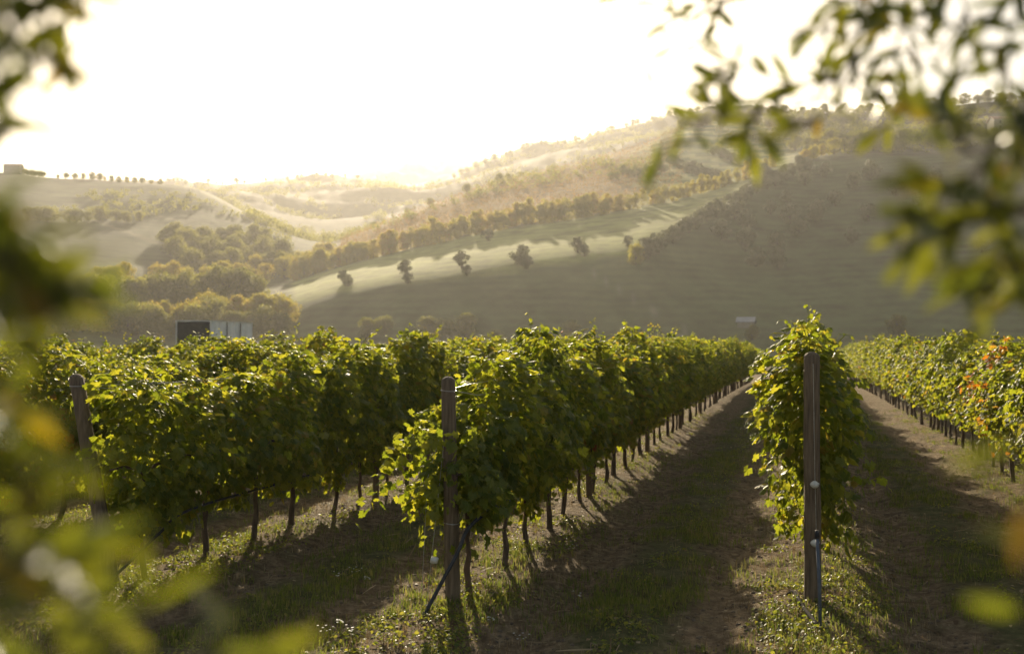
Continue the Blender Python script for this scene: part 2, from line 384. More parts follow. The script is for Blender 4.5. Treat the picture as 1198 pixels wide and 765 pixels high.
# ------------------------------------------------------------------ vines
def leaf_shape():
    ang = [180, 148, 118, 88, 62, 40, 20, 0, -20, -40, -62, -88, -118, -148]
    rr_ = [.10, .52, .46, .62, .44, .58, .50, .72, .50, .58, .44, .62, .46, .52]
    V = [(0, .42, .0)]
    for a, r in zip(ang, rr_):
        x = r*math.sin(rad(a)); y = .42+r*math.cos(rad(a))
        V.append((x*.92, y, -.28*abs(x)-.25*max(0, y-.4)**1.5 + .05*math.sin(a*.11)))
    n = len(ang); F = [[0, 1+(k+1) % n, 1+k] for k in range(n)]
    return np.array(V), np.array(F)
LV, LF = leaf_shape()
DV = np.array([(0, 0, 0), (.5, .45, -.12), (0, 1.05, -.15), (-.5, .45, -.12)]); DF = np.array([[0, 1, 2], [0, 2, 3]])
VS = .936
def vine_leaves(seed, n=1450, top=2.2, bot=.73, halfw=.42, ln=VS, shoots=9, topfun=None, size=.098, x_lean=0, hang=5):
    r = np.random.default_rng(seed)
    y = (r.random(n)-.5)*ln*1.12
    tz = r.random(n)**.92
    tops = top + .13*np.sin(y*5+seed) + .08*np.sin(y*13+seed*2.1)
    if topfun is not None: tops = tops-top+topfun(y)
    bots = bot + .15*np.sin(y*6+seed*1.7)+.10*np.sin(y*17+seed)
    z = bots+(tops-bots)*tz
    prof = np.interp(tz, [0, .12, .4, .75, .93, 1], [.3, .68, 1.0, .85, .6, .25])
    lump = 1+.75*(vnoise(y*3+seed*3.3, z*2.6+seed)*2)
    wd = halfw*prof*lump
    sgn = np.where(r.random(n) < .5, -1, 1); e = r.random(n)**1.6
    x = sgn*wd*(1-e*.95)+r.normal(size=n)*.03 + x_lean*(z-1)
    pos = np.stack([x, y, z], 1)
    nrm = np.stack([sgn*(.9-.6*tz), r.normal(size=n)*.35, .25+.9*tz**2], 1)+r.normal(size=(n, 3))*.42
    tip = np.stack([sgn*.35, r.normal(size=n)*.4, -np.ones(n)+.5*(tz > .92)], 1)
    sc_ = size*(.6+.65*r.random(n))
    P = [pos]; Nn = [nrm]; T = [tip]; S = [sc_]
    for k in range(shoots+hang):                      # shoots poking up and out, and tendrils hanging
        yy = (r.random()-.5)*ln
        hangs = k >= shoots
        h = (topfun(np.array([yy]))[0] if topfun is not None else top)
        if hangs: p = np.array([r.choice([-1, 1])*halfw*.8, yy, bot+.25]); d = np.array([r.normal()*.15, r.normal()*.25, -1.]); m = r.integers(3, 8)
        else:
            side = r.normal()*.14
            p = np.array([side, yy, h-.12]); d = np.array([side*3+r.normal()*.4, r.normal()*.6, .9]); m = r.integers(4, 11)
            if r.random() < .35: p = np.array([r.choice([-1, 1])*halfw*.75, yy, 1.0+r.random()*.9]); d = np.array([np.sign(p[0]), r.normal()*.6, .1])
        d /= np.linalg.norm(d); q = []
        for j in range(m):
            q.append(p+r.normal(size=3)*.022); p = p+d*.058; d = d+np.array([0, 0, -.09])+r.normal(size=3)*.1; d /= np.linalg.norm(d)
        q = np.array(q); STEMS.append(q); P.append(q); Nn.append(r.normal(size=(m, 3))*.6+np.array([0, 0, .7])); T.append(r.normal(size=(m, 3))*.6+np.array([0, 0, -.8])); S.append(size*np.linspace(.95, .45, m))
    return np.concatenate(P), np.concatenate(Nn), np.concatenate(T), np.concatenate(S)
STEMS = []
def foliage_mesh(seed, mat=None, **k):
    STEMS.clear(); V1, F1 = sprinkle(LV, LF, *vine_leaves(seed, **k))
    mb = MB()
    for q in STEMS: mb.tube([q[0]-(q[1]-q[0])*2.5]+list(q), [.0035]*len(q)+[.0015], 4, False)
    V2 = np.array(mb.v); F2 = np.array(mb.f[4])+len(V1)
    return mesh_np('foliage', np.concatenate([V1, V2]), [F1, F2], mat or M['vine'], False)
def trunk_mesh(seed, h=1.05, r0=.027):
    r = random.Random(seed); b = MB(); pts = []; rs = []
    lx, ly = r.uniform(-.05, .05), r.uniform(-.10, .10)
    for i in range(9):
        t = i/8
        pts.append((lx*math.sin(t*2.5)+r.uniform(-.016, .016), ly*1.5*math.sin(t*3)+r.uniform(-.02, .02), -.06+t*(h+.06)))
        rs.append(r0*(1.5-.9*min(1, t*4) if t < .25 else 1-.25*t)*(1+r.uniform(-.18, .22)))
    b.tube(pts, rs, 8)
    top = Vector(pts[-1])
    for s in (-1, 1):                                 # the two cordon arms tied to the wire
        b.tube([top-Vector((0, 0, .06)), top+Vector((0, s*.12, .03)), top+Vector((.0, s*.30, .06)), top+Vector((.0, s*.46, .05))], [r0*.7, r0*.6, r0*.5, r0*.35], 6)
    return b.mesh('trunk', M['bark'], True)
FOL = [foliage_mesh(100+i, top=2.03+.05*(i % 4), halfw=.37+.02*(i % 3)) for i in range(10)]
FOLLOW = [foliage_mesh(140+i, top=2.03+.05*(i % 3), halfw=.44, bot=.58, hang=9) for i in range(5)]
TRK = [trunk_mesh(i) for i in range(6)]
def row_x(k): return -2.80+3.02*k-(.07 if k == 1 else 0)          # k: 0 = row with the middle post, 1 = right of it, -1 = left
ONES = ['first', 'second', 'third', 'fourth', 'fifth', 'sixth', 'seventh', 'eighth', 'ninth', 'tenth', 'eleventh', 'twelfth', 'thirteenth', 'fourteenth', 'fifteenth', 'sixteenth', 'seventeenth', 'eighteenth', 'nineteenth']
TENS = {20: 'twent', 30: 'thirt', 40: 'fort', 50: 'fift', 60: 'sixt', 70: 'sevent', 80: 'eight', 90: 'ninet'}
def nth(n):
    if n < 20: return ONES[n-1]
    t, o = n//10*10, n % 10
    return TENS[t]+'ieth' if o == 0 else TENS[t]+'y-'+ONES[o-1]
ROWS = {  # k: (first vine Y, how many vines, how many built one by one, words for the row)
 0: (8.45, 84, 62, 'middle post row'),
 1: (9.3, 84, 26, 'upright post row'),
 2: (9.4, 84, 62, 'row right of the right aisle'),
 -1: (8.05, 86, 62, 'leaning post row'),
 -2: (7.6, 86, 44, 'second row back on the left'),
 -3: (9.0, 84, 24, 'third row back on the left'),
 -4: (11.0, 82, 14, 'fourth row back on the left'),
}
prng = random.Random(5)
rest = []                                   # far vines gathered as one mass
for k, (y0, n, nind, words) in ROWS.items():
    X = row_x(k)
    for i in range(n):
        Y = y0+i*VS
        if k == 1 and i == 0: pass
        if i >= nind: rest.append((X, Y)); continue
        z = float(plateau(np.array(X), np.array(Y)))
        custom = None
        if k == 0 and i == 0: custom = foliage_mesh(1, n=1050, topfun=lambda y: np.interp(y, [-.5, -.1, .2, .5], [1.33, 1.42, 1.62, 1.88]), halfw=.34, bot=.66, shoots=2, hang=16)
        if k == 0 and i == 1: custom = foliage_mesh(2, n=1250, topfun=lambda y: np.interp(y, [-.5, .1, .5], [1.88, 2.06, 2.15]), halfw=.40)
        if k == -1 and i < 3: custom = foliage_mesh(3+i, n=1250, top=1.84+.03*i, halfw=.42, bot=.6, shoots=5)
        if k == 1 and i == 0: custom = foliage_mesh(8, n=1500, top=2.2, halfw=.33, bot=.58, x_lean=-.10, shoots=12, hang=12)
        if i < 10: lab = f'leafy green grapevine, {nth(i+1)} from the near end of the {words}'
        elif i < 40 and k in (0, 2, -1): lab = f'green grapevine, {nth(i+1)} vine along the {words}'
        else: lab = f'distant green grapevine far along the {words}'
        lab = ' '.join(lab.split()[:19])
        if k == 2 and i == 8: lab = 'grapevine with a streak of orange and yellow autumn leaves, right of the grass aisle'
        v = empty('grapevine', (X+prng.uniform(-.04, .04), Y, z), lab, 'grapevine', f'grapevines of the {words}')
        t = link('trunk', TRK[prng.randrange(6)], v); t.rotation_euler = (0, 0, prng.choice([0, math.pi])+prng.uniform(-.1, .1)); 
        f = link('foliage', custom or (FOLLOW[prng.randrange(5)] if (k in (-1, -2) and (i < 5 or prng.random() < .4)) or (k == 0 and i < 14 and prng.random() < .35) else FOL[prng.randrange(len(FOL))]), v)
        if not custom:
            if prng.random() < .5: f.rotation_euler = (0, 0, math.pi)
            zs = prng.uniform(.90, 1.09); f.scale = (prng.uniform(.88, 1.06)*(.75 if k == 1 else 1), 1.03, zs)
            g_s = prng.uniform(.8, 1.3); t.scale = (g_s, g_s*.95, 1)
        if k == 2 and i == 8:
            P, Nn, T, S = vine_leaves(77, n=170, halfw=.44, top=2.15, bot=.6, shoots=3)
            keep = (P[:, 0] < .1); P[:, 1] *= .55; P[:, 0] -= .06
            V_, F_ = sprinkle(LV, LF, P[keep], Nn[keep], T[keep], S[keep]*1.1)
            link('autumn_foliage', mesh_np('autumn_foliage', V_, [F_], M['vine_autumn']), v)['label'] = 'orange and yellow autumn leaves'
        if k == 0 and i == 0:                # the sunlit shoots arching out to the left of the post
            r = np.random.default_rng(4); P = []
            targets = [(-.95, -.35, .62), (-.88, -.3, .78), (-.72, -.4, .82), (-.55, -.4, .9), (-.8, -.25, 1.05), (-.6, -.3, 1.2), (-.45, -.35, 1.02), (-.6, -.1, 1.3), (-.35, -.3, .8), (-.3, -.45, 1.25)]
            for tx in targets:
                a = np.array([-.1, .05, 1.35]); b_ = np.array(tx); m = 22
                for j in range(m):
                    s = j/(m-1); q = a*(1-s)+b_*s; q[2] += .34*math.sin(s*math.pi)*(1.2-s*.4)
                    P.append(q+r.normal(size=3)*.035)
            for j in range(190):      # leaves hanging round the post
                an = r.random()*2*math.pi; P.append(np.array([.02+.20*math.cos(an)+r.normal()*.03, -.52+.16*math.sin(an), .80+.72*r.random()**.8]))
            P = np.array(P); m = len(P)
            V_, F_ = sprinkle(LV, LF, P, r.normal(size=(m, 3))*.55+np.array([.2, -.3, .5]), r.normal(size=(m, 3))*.45+np.array([-.2, 0, -.9]), .10*(.6+.5*r.random(m)))
            link('shoots', mesh_np('shoots', V_, [F_], M['vine']), v)['label'] = 'sunlit yellow-green shoots arching over left'
# far and hidden stretches as one mass
for k in range(-5, -14, -1):
    y0 = 12+2.0*(-k-4)
    for i in range(int((88-y0)/VS)): rest.append((row_x(k), y0+i*VS))
for k in (3,):
    for i in range(60): rest.append((row_x(k), 14+i*VS))
tp = at(246, 398, 72.0)
rest = [(x, y) for (x, y) in rest if not (tp.x-5.5 < x < tp.x+4 and y > tp.y-4)]
def far_rows():
    Vs = []; Fs = []; base = 0
    tpl = [sprinkle(DV, DF, *vine_leaves(300+i, n=260, size=.2, shoots=5, hang=0, top=1.95)) for i in range(6)]
    r = random.Random(3)
    tr = MB()
    for (x, y) in rest:
        V_, F_ = tpl[r.randrange(6)]
        z = float(plateau(np.array(x), np.array(y)))
        s = r.uniform(.94, 1.07)
        Vs.append(V_*np.array([1, 1, s])+np.array([x, y, z])); Fs.append(F_+base); base += len(V_)
    return mesh_np('vine_rows', np.concatenate(Vs), [np.concatenate(Fs)], M['vine'])
tag(link('vine_foliage_mass', far_rows()), 'far rows of vine foliage merging into one green band behind the near rows', 'vine rows', kind='stuff')

# ------------------------------------------------------------------ posts, wires, hoses
def post_mesh(h, r, tilt=(0, 0), seed=0):
    b = MB(); q = random.Random(seed); n = 12; pts = []; rs = []
    for i in range(12):
        t = i/11; pts.append((tilt[0]*t+q.uniform(-.003, .003), tilt[1]*t+q.uniform(-.003, .003), -.25+t*(h+.25))); rs.append(r*(1.06-.10*t)*(1+q.uniform(-.025, .025)))
    e_ = Vector(pts[-1])
    for dz, k_ in ((.012, .9), (.024, .74), (.034, .5), (.04, .22)): pts.append(tuple(e_+Vector((0, 0, dz)))); rs.append(r*.96*k_)
    b.tube(pts, rs, n)
    return b.mesh('post', M['post'], True)
def gz(x, y): return terrain_z(x, y)
def ground_at(px, py):
    d = at(px, py, 1)-CAM; t = -CAM_Z/d.z; p = CAM+d*t; p.z = gz(p.x, p.y); return p
pC = ground_at(528, 712); pR = ground_at(951, 716); pL = ground_at(138, 696)
pC.x = row_x(0)
print('posts', pC, pR, pL)
# middle end post
eC = empty('end_post', pC, 'rough round wooden end post with sunlit vine shoots and a black hose', 'post')
o = link('wood_pole', post_mesh(1.86, .064, (-.05, 0), 1), eC)
for z in (1.78, .66):
    b = MB(); b.tube([(-.05*z/1.86+.067*math.cos(a), .067*math.sin(a), z+.004*math.sin(a*2)) for a in np.linspace(0, 2*math.pi, 17)], .003, 5); b.build('wire_wrap', M['wire'], eC)
# right end post
eR = empty('end_post', pR, 'upright wooden end post with pale wire tensioners and a blue-grey pipe', 'post')
link('wood_pole', post_mesh(2.04, .068, (.0, 0), 2), eR)
b = MB()
b.tube([(.012, -.075, 1.98), (.02, -.082, 1.1), (.03, -.09, .55), (.055, -.13, .0)], .0025, 5)
b.build('anchor_wire', M['wire'], eR)
for z, yy in ((.98, -.085), (.50, -.1)):
    b = MB(); b.tube([(.018, yy-.02, z-.03), (.018, yy-.02, z-.012), (.018, yy-.02, z+.012), (.018, yy-.02, z+.03)], [.012, .034, .034, .012], 10)
    b.tube([(-.018, yy-.03, z), (.055, yy-.03, z+.01)], .008, 8)
    b.build('wire_tensioner', M['knob'], eR, True)
# left leaning post
eL = empty('end_post', pL, 'dark weathered wooden end post leaning left at the start of the left row', 'post')
link('wood_pole', post_mesh(1.87, .066, (-.42, -.05), 3), eL)
b = MB(); b.tube([(-.405+.069*math.cos(a), -.048+.069*math.sin(a), 1.80) for a in np.linspace(0, 2*math.pi, 17)], .003, 5); b.build('wire_wrap', M['wire'], eL)
# intermediate posts
PM = [post_mesh(1.95, .042, (.02*i-.02, .01), 10+i) for i in range(3)]
for k, (y0, n, nind, words) in ROWS.items():
    if k in (-3, -4): continue
    for c, i in enumerate(range(5 if k != 2 else 5, 60, 6)):
        if k == 1 and c > 2: break
        X, Y = row_x(k)+.04, y0+i*VS+VS*.5
        p = link('trellis_post', PM[c % 3], None, (X, Y, float(plateau(np.array(X), np.array(Y)))))
        tag(p, f'slim wooden trellis post, {nth(c+1)} one inside the {words}', 'post', f'posts inside the {words}')
# wires, one set of three per row
def along(k, z, x_off, start, y1=80):
    X = row_x(k)+x_off; pts = [start] if start is not None else []
    y = (start.y+.5) if start is not None else 8
    while y < y1:
        zz = float(plateau(np.array(X), np.array(y))); pts.append(Vector((X, y, z+zz-.012*math.sin(y*.9)**2))); y += 1.6 if y < 30 else 5
    return pts
for k, e, top in ((0, eC, Vector((-.055, 0, 1.78))), (1, eR, Vector((0, 0, 1.95))), (-1, eL, Vector((-.405, -.048, 1.80)))):
    s = Vector(e.location)+top
    nm = {0: 'middle', 1: 'right-hand', -1: 'leaning'}[k]
    b = MB()
    for dx, dz in ((-.035, 1.86), (.035, 1.76)): b.tube(along(k, dz, dx, s+Vector((dx, .05, 0))), .0036, 5)
    tag(b.build('trellis_wire', M['wire']), f'pair of thin galvanised wires strung from the top of the {nm} end post', 'wire', 'trellis wires')
for k in (-2,):
    b = MB(); b.tube(along(k, 1.9, 0, None), .003, 4); b.tube(along(k, 1.6, 0, None), .003, 4)
    tag(b.build('trellis_wire', M['wire']), 'thin galvanised wires in the second row back, behind the leaning post', 'wire', 'trellis wires')
def hose(name, pts, r, mat, label, smooth_n=6):
    P = [Vector(p) for p in pts]; out = []
    for i in range(len(P)-1):
        p0 = P[max(i-1, 0)]; p1 = P[i]; p2 = P[i+1]; p3 = P[min(i+2, len(P)-1)]
        for j in range(smooth_n):
            t = j/smooth_n
            out.append(.5*((2*p1)+(p2-p0)*t+(2*p0-5*p1+4*p2-p3)*t*t+(3*p1-p0-3*p2+p3)*t**3))
    out.append(P[-1]); b = MB(); b.tube(out, r, 10)
    return tag(b.build(name, mat, None, True), label, 'hose')
def dpt(px, py, D): return at(px, py, D)
g0 = ground_at(491, 738)
h = [g0+Vector((-.02, -.03, -.05)), dpt(500, 712, 7.95), dpt(520, 675, 8.05), dpt(536, 645, 8.15), dpt(548, 618, 8.3), dpt(576, 595, 8.8)]
X0 = row_x(0)
h += [Vector((X0-.02, y, .56+.02*math.sin(y*2)+float(plateau(np.array(X0), np.array(y))))) for y in (10.4, 12, 14, 17, 21, 26, 35, 50, 70)]
hose('irrigation_hose', h, .016, M['hose'], 'black irrigation hose rising from the ground past the middle end post')
g1 = ground_at(60, 738); X1 = row_x(-1)
h = [g1+Vector((-.1, -.1, -.03)), dpt(100, 700, 8.7), dpt(140, 668, 8.9), dpt(185, 625, 9.2), dpt(225, 595, 9.7)]
h += [Vector((X1-.02, y, .58+.02*math.sin(y*2)+float(plateau(np.array(X1), np.array(y))))) for y in (11.0, 13, 16, 21, 30, 50, 70)]
hose('irrigation_hose', h, .013, M['hose'], 'thin dark irrigation hose slanting up past the leaning end post')
# blue-grey riser pipe and the black stub on the soil beside the right post
g2 = ground_at(960, 746)
p = empty('riser_pipe', g2, 'slim blue-grey riser pipe standing against the right end post', 'pipe')
top = at(956, 628, (g2-CAM).dot(cF)+.12)-g2
b = MB(); b.tube([(0, 0, -.08), tuple(top*.5+Vector((.004, 0, 0))), tuple(top)], .014, 10); b.build('pipe', M['bluepipe'], p, True)
b = MB(); b.tube([tuple(top-Vector((0, 0, .01))), tuple(top+Vector((0, 0, .05)))], .019, 10); b.build('collar', M['hose'], p, True)
g3 = ground_at(921, 708)
M['matte'] = plain('dusty_black_pipe', (.02, .018, .016), (.05, .045, .04), 12, .9, .1, spec=.05)
hose('ground_hose', [g3+Vector((0, .05, .0)), g3+Vector((.06, -.04, .05)), (g3+g2)/2+Vector((0, 0, .045)), g2+Vector((-.03, 0, .04)), g2+Vector((0, -.01, .0))], .015, M['matte'], 'short black hose stub on the soil beside the riser pipe')
# guy wires and the little tensioner beside the middle post
a0 = ground_at(498, 722)
gw = empty('guy_wire', a0, 'two thin guy wires and a small tensioner left of the middle end post', 'wire')
b = MB(); t0 = Vector(pC)+Vector((-.06, -.03, 1.5))-a0
b.tube([(0, 0, -.02), tuple(t0)], .002, 4); b.tube([(-.05, .02, -.02), tuple(at(500, 560, 8.35)-a0), tuple(t0+Vector((-.02, 0, 0)))], .002, 4); b.build('wire', M['wire'], gw)
b = MB(); q = at(508, 655, 8.2)-a0; b.tube([q+Vector((-.03, 0, -.02)), q+Vector((-.012, 0, 0)), q+Vector((.012, 0, 0)), q+Vector((.03, 0, .02))], [.01, .03, .03, .01], 9); b.build('tensioner', M['knob'], gw, True)

# ------------------------------------------------------------------ ground cover
def scatter(n, dens, y0=4.5, y1=32, seed=0):
    """sample ground points in the view wedge, kept with probability dens(x, y, dr)"""
    r = np.random.default_rng(seed)
    D = y0+(y1-y0)*r.random(n)**1.7; px = r.uniform(-60, 1260, n)
    xc = (px-CX)/F_PX*D
    x = -math.sin(YAW)*D+math.cos(YAW)*xc; y = math.cos(YAW)*D+math.sin(YAW)*xc
    m = ((x+2.80)/3.02) % 1.0; dr = np.minimum(m, 1-m)*3.02
    k = r.random(n) < dens(x, y, dr, m)
    x, y = x[k], y[k]
    return x, y, np.array([gz(a, b_) for a, b_ in zip(x, y)]), D[k]
patch = lambda x, y, s, o: vnoise(x*s+o, y*s+o*1.7)+.5
def blades(name, mat, n, dens, per, hgt, wid, spread, seed, lab, y1=32):
    x, y, z, D = scatter(n, dens, seed=seed, y1=y1); r = np.random.default_rng(seed+1)
    m = len(x)*per
    P = np.repeat(np.stack([x, y, z], 1), per, 0)+np.stack([r.normal(size=m)*spread, r.normal(size=m)*spread, np.full(m, -.006)], 1)
    an = r.random(m)*2*math.pi; h_ = hgt*(.45+r.random(m))*np.repeat(.6+.8*r.random(len(x)), per)
    tip = np.stack([np.cos(an)*.55, np.sin(an)*.55, .5+r.random(m)], 1); nrm = np.stack([np.cos(an), np.sin(an), np.full(m, .1)], 1)*-1+r.normal(size=(m, 3))*.2
    w = wid/hgt
    BV = np.array([(-w/2, 0, 0), (w/2, 0, 0), (w*.4, .55, .06), (-w*.4, .55, .06), (0, 1, -.08)])
    V_, F_ = sprinkle(BV, np.array([[0, 1, 2, 3]]), P, nrm, tip, h_)
    F3 = (np.array([[3, 2, 4]])[None]+(np.arange(m)*5)[:, None, None]).reshape(-1, 3)
    tag(link(name, mesh_np(name, V_, [F_, F3], mat)), lab, name.replace('_', ' '), kind='stuff')
blades('grass', M['grass'], 90000, lambda x, y, dr, m: np.clip(.14+.85*(dr > 1.05)*patch(x, y, .7, 3)+.5*(dr < .45)*patch(x, y, 1.1, 9)**1.5, 0, 1)*(patch(x, y, 1.7, 31) > .42), 10, .05, .006, .045, 21,
       'short grass growing down the aisles and under the vines')
blades('straw', M['dry'], 26000, lambda x, y, dr, m: np.clip(.6*(dr < .8)*patch(x, y, 1.5, 12)+.15, 0, 1), 6, .06, .004, .05, 51,
       'pale dry straw and dead stalks lying along the foot of the rows')
def weeds(name, mat, n, dens, per, size, hgt, spread, seed, lab):
    x, y, z, D = scatter(n, dens, seed=seed); r = np.random.default_rng(seed+1)
    m = len(x)*per; rr_ = r.random(m)**.6*spread; an = r.random(m)*2*math.pi
    sc1 = np.repeat(.5+r.random(len(x)), per)
    P = np.repeat(np.stack([x, y, z], 1), per, 0)+np.stack([rr_*np.cos(an)*sc1, rr_*np.sin(an)*sc1, hgt*r.random(m)*(1-rr_/spread*.6)*sc1], 1)
    nrm = np.stack([np.cos(an)*.5, np.sin(an)*.5, np.ones(m)], 1)+r.normal(size=(m, 3))*.35
    tip = np.stack([np.cos(an), np.sin(an), np.full(m, .1)], 1)
    BV = np.array([(0, 0, 0), (.3, .3, .06), (.28, .7, .03), (0, 1, -.08), (-.28, .7, .03), (-.3, .3, .06)])
    V_, F_ = sprinkle(BV, np.array([[0, 1, 2, 3], [0, 3, 4, 5]]), P, nrm, tip, size*(.5+.8*r.random(m)))
    tag(link(name, mesh_np(name, V_, [F_], mat)), lab, name.replace('_', ' '), kind='stuff')
weeds('weeds', M['weed'], 20000, lambda x, y, dr, m: np.clip(.75*(dr < .5)*patch(x, y, 1.3, 40)**1.3+.25*(dr > 1.2)*patch(x, y, .9, 60), 0, 1)*(patch(x, y, 1.9, 71) > .40), 26, .034, .09, .12, 41,
      'low broad-leaved weeds in clumps along the foot of the vine rows')
# dead leaves and straw
x, y, z, D = scatter(26000, lambda x, y, dr, m: .35+.4*(dr < .9), seed=61, y1=26); r = np.random.default_rng(62); m = len(x)
V_, F_ = sprinkle(DV*np.array([1, 1, 2.2]), DF, np.stack([x, y, z+.006], 1), np.array([0, 0, 1.])+r.normal(size=(m, 3))*.45, rvec(m), .045*(.3+.9*r.random(m)**2))
tag(link('fallen_leaves', mesh_np('fallen_leaves', V_, [F_], M['dry'])), 'dry brown leaves and straw littering the bare soil', 'fallen leaves', kind='stuff')
x, y, z, D = scatter(2600, lambda x, y, dr, m: .5+.3*(dr < .9), seed=81, y1=22); r = np.random.default_rng(82); m = len(x)
TV = np.array([(-.02, 0, 0), (.02, 0, 0), (.05, .5, .02), (.01, .5, .05), (.0, 1, .0), (-.02, 1, .02)]); TF = np.array([[0, 1, 2, 3], [3, 2, 4, 5]])
V_, F_ = sprinkle(TV, TF, np.stack([x, y, z+.008], 1), np.array([0, 0, 1.])+r.normal(size=(m, 3))*.3, rvec(m)*np.array([1, 1, .08]), .08+.22*r.random(m)**2)
tag(link('prunings', mesh_np('prunings', V_, [F_], M['dry'])), 'thin dry vine prunings scattered over the aisles', 'prunings', kind='stuff')
# clods
x, y, z, D = scatter(30000, lambda x, y, dr, m: .75*(dr < 1.25), seed=63, y1=24); r = np.random.default_rng(64); m = len(x)
OV = np.array([(1, 0, 0), (-1, 0, 0), (0, 1, 0), (0, -1, 0), (0, 0, .7), (0, 0, -.7)]); OV = OV+np.array([(.1, .2, 0), (0, .1, .1), (.2, 0, 0), (0, 0, .2), (.1, .1, 0), (0, 0, 0)])
OF = np.array([[0, 2, 4], [2, 1, 4], [1, 3, 4], [3, 0, 4], [2, 0, 5], [1, 2, 5], [3, 1, 5], [0, 3, 5]])
V_, F_ = sprinkle(OV, OF, np.stack([x, y, z], 1), np.array([0, 0, 1.])+r.normal(size=(m, 3))*.3, rvec(m), .005+.022*r.random(m)**3)
tag(link('soil_clods', mesh_np('soil_clods', V_, [F_], plain('clod_soil', (.08, .058, .04), (.17, .13, .09), 8, .95, .3), True)), 'small clods of dry earth on the vineyard soil', 'soil clods', kind='stuff')
# white wild flowers near the lower left
wr = random.Random(8)
PV = np.array([(0, 0, 0), (.35, .5, .05), (0, 1, .08), (-.35, .5, .05)]); PF = np.array([[0, 1, 2, 3]])
def flower_mesh(seed):
    r = np.random.default_rng(seed); P = []; N_ = []; T = []
    for h_ in range(7):
        c = np.array([r.normal()*.03, r.normal()*.03, .09+.05*r.random()])
        for j in range(5):
            a = j*2*math.pi/5; P.append(c); N_.append((0, 0, 1)); T.append((math.cos(a), math.sin(a), .3))
    return mesh_np('blossoms', *(lambda V_, F_: (V_, [F_]))(*sprinkle(PV, PF, np.array(P), np.array(N_, float), np.array(T), .011)), M['flower'])
def flower_stems(seed):
    b = MB(); q = random.Random(seed)
    for j in range(6): b.tube([(0, 0, -.01), (q.gauss(0, .015), q.gauss(0, .015), .06), (q.gauss(0, .03), q.gauss(0, .03), .11)], .0014, 4)
    return b.mesh('stems', M['weed'])
FM = [flower_mesh(i) for i in range(3)]; SMm = [flower_stems(i) for i in range(3)]
spots = [(382, 752, 'at the bottom edge left of the hose foot'), (398, 746, 'beside the bottom-edge flowers, nearer the hose'), (412, 757, 'third white tuft from the bottom left, under the hose'), (417, 683, 'alone in the shaded grass left of the middle post'), (430, 690, 'just right of the lone flower in shaded grass'),
         (679, 712, 'on the shaded track right of the middle post'), (612, 756, 'at the bottom edge right of the middle post'), (575, 747, 'at the foot of the middle post shadow'), (396, 690, 'leftmost in the shaded grass'), (670, 655, 'on the sunlit verge between vine shadows')]
for i, (px, py, wds) in enumerate(spots):
    g_ = ground_at(px, py)
    e = empty('wild_flower', g_, 'tiny white wild flowers '+wds, 'flower', 'white wild flowers')
    link('blossoms', FM[i % 3], e); link('stems', SMm[i % 3], e)

# ------------------------------------------------------------------ trees
QV = np.array([(-.5, 0, 0), (0, -.35, .08), (.5, 0, 0), (0, .5, .12)]); QF = np.array([[0, 1, 2, 3]])
def crown_mesh(seed, mat, w, h, base, nclump, per, leaf, shape='round'):
    r = np.random.default_rng(seed); P = []
    for c in range(nclump):
        t = r.random()
        if shape == 'poplar': rad_ = w/2*math.sin(math.pi*min(1, .12+t*.86))**.6*.75; cz = base+t*h; 
        elif shape == 'umbrella': rad_ = w/2*.85; cz = base+h*(.55+.4*t)
        else: rad_ = w/2*math.sqrt(max(.05, 1-(2*t-1)**2*.9))*.8; cz = base+h*(.08+.84*t)
        a = r.random()*2*math.pi; q = r.random()**.5*rad_
        cen = np.array([q*math.cos(a), q*math.sin(a), cz+r.normal()*h*.03])
        cr = (w*.16 if shape != 'poplar' else w*.2)*(.6+.7*r.random())
        d = rvec(per, r); P.append(cen+d*(cr*(.35+.65*r.random((per, 1))))*np.array([1, 1, .85]))
    P = np.concatenate(P); m = len(P)
    cen = np.array([0, 0, base+h*.45]); out = P-cen
    V_, F_ = sprinkle(QV, QF, P, out/np.linalg.norm(out, axis=1, keepdims=True)+rvec(m, r)*.8, rvec(m, r), leaf*(.6+.8*r.random(m)))
    return mesh_np('crown', V_, [F_], mat)
def tree_trunk(seed, h, r0, spread, forks=4):
    b = MB(); q = random.Random(seed)
    b.tube([(0, 0, -.5), (q.uniform(-.1, .1), 0, h*.3), (q.uniform(-.15, .15), q.uniform(-.1, .1), h*.62), (0, 0, h)], [r0*1.3, r0, r0*.7, r0*.3], 7)
    for k in range(forks):
        a = k*2*math.pi/forks+q.uniform(-.4, .4); z0 = h*q.uniform(.3, .6)
        b.tube([(0, 0, z0), (spread*.45*math.cos(a), spread*.45*math.sin(a), z0+h*.2), (spread*math.cos(a), spread*math.sin(a), z0+h*.38)], [r0*.55, r0*.4, r0*.15], 5)
    return b.mesh('trunk', M['tree_bark'], True)
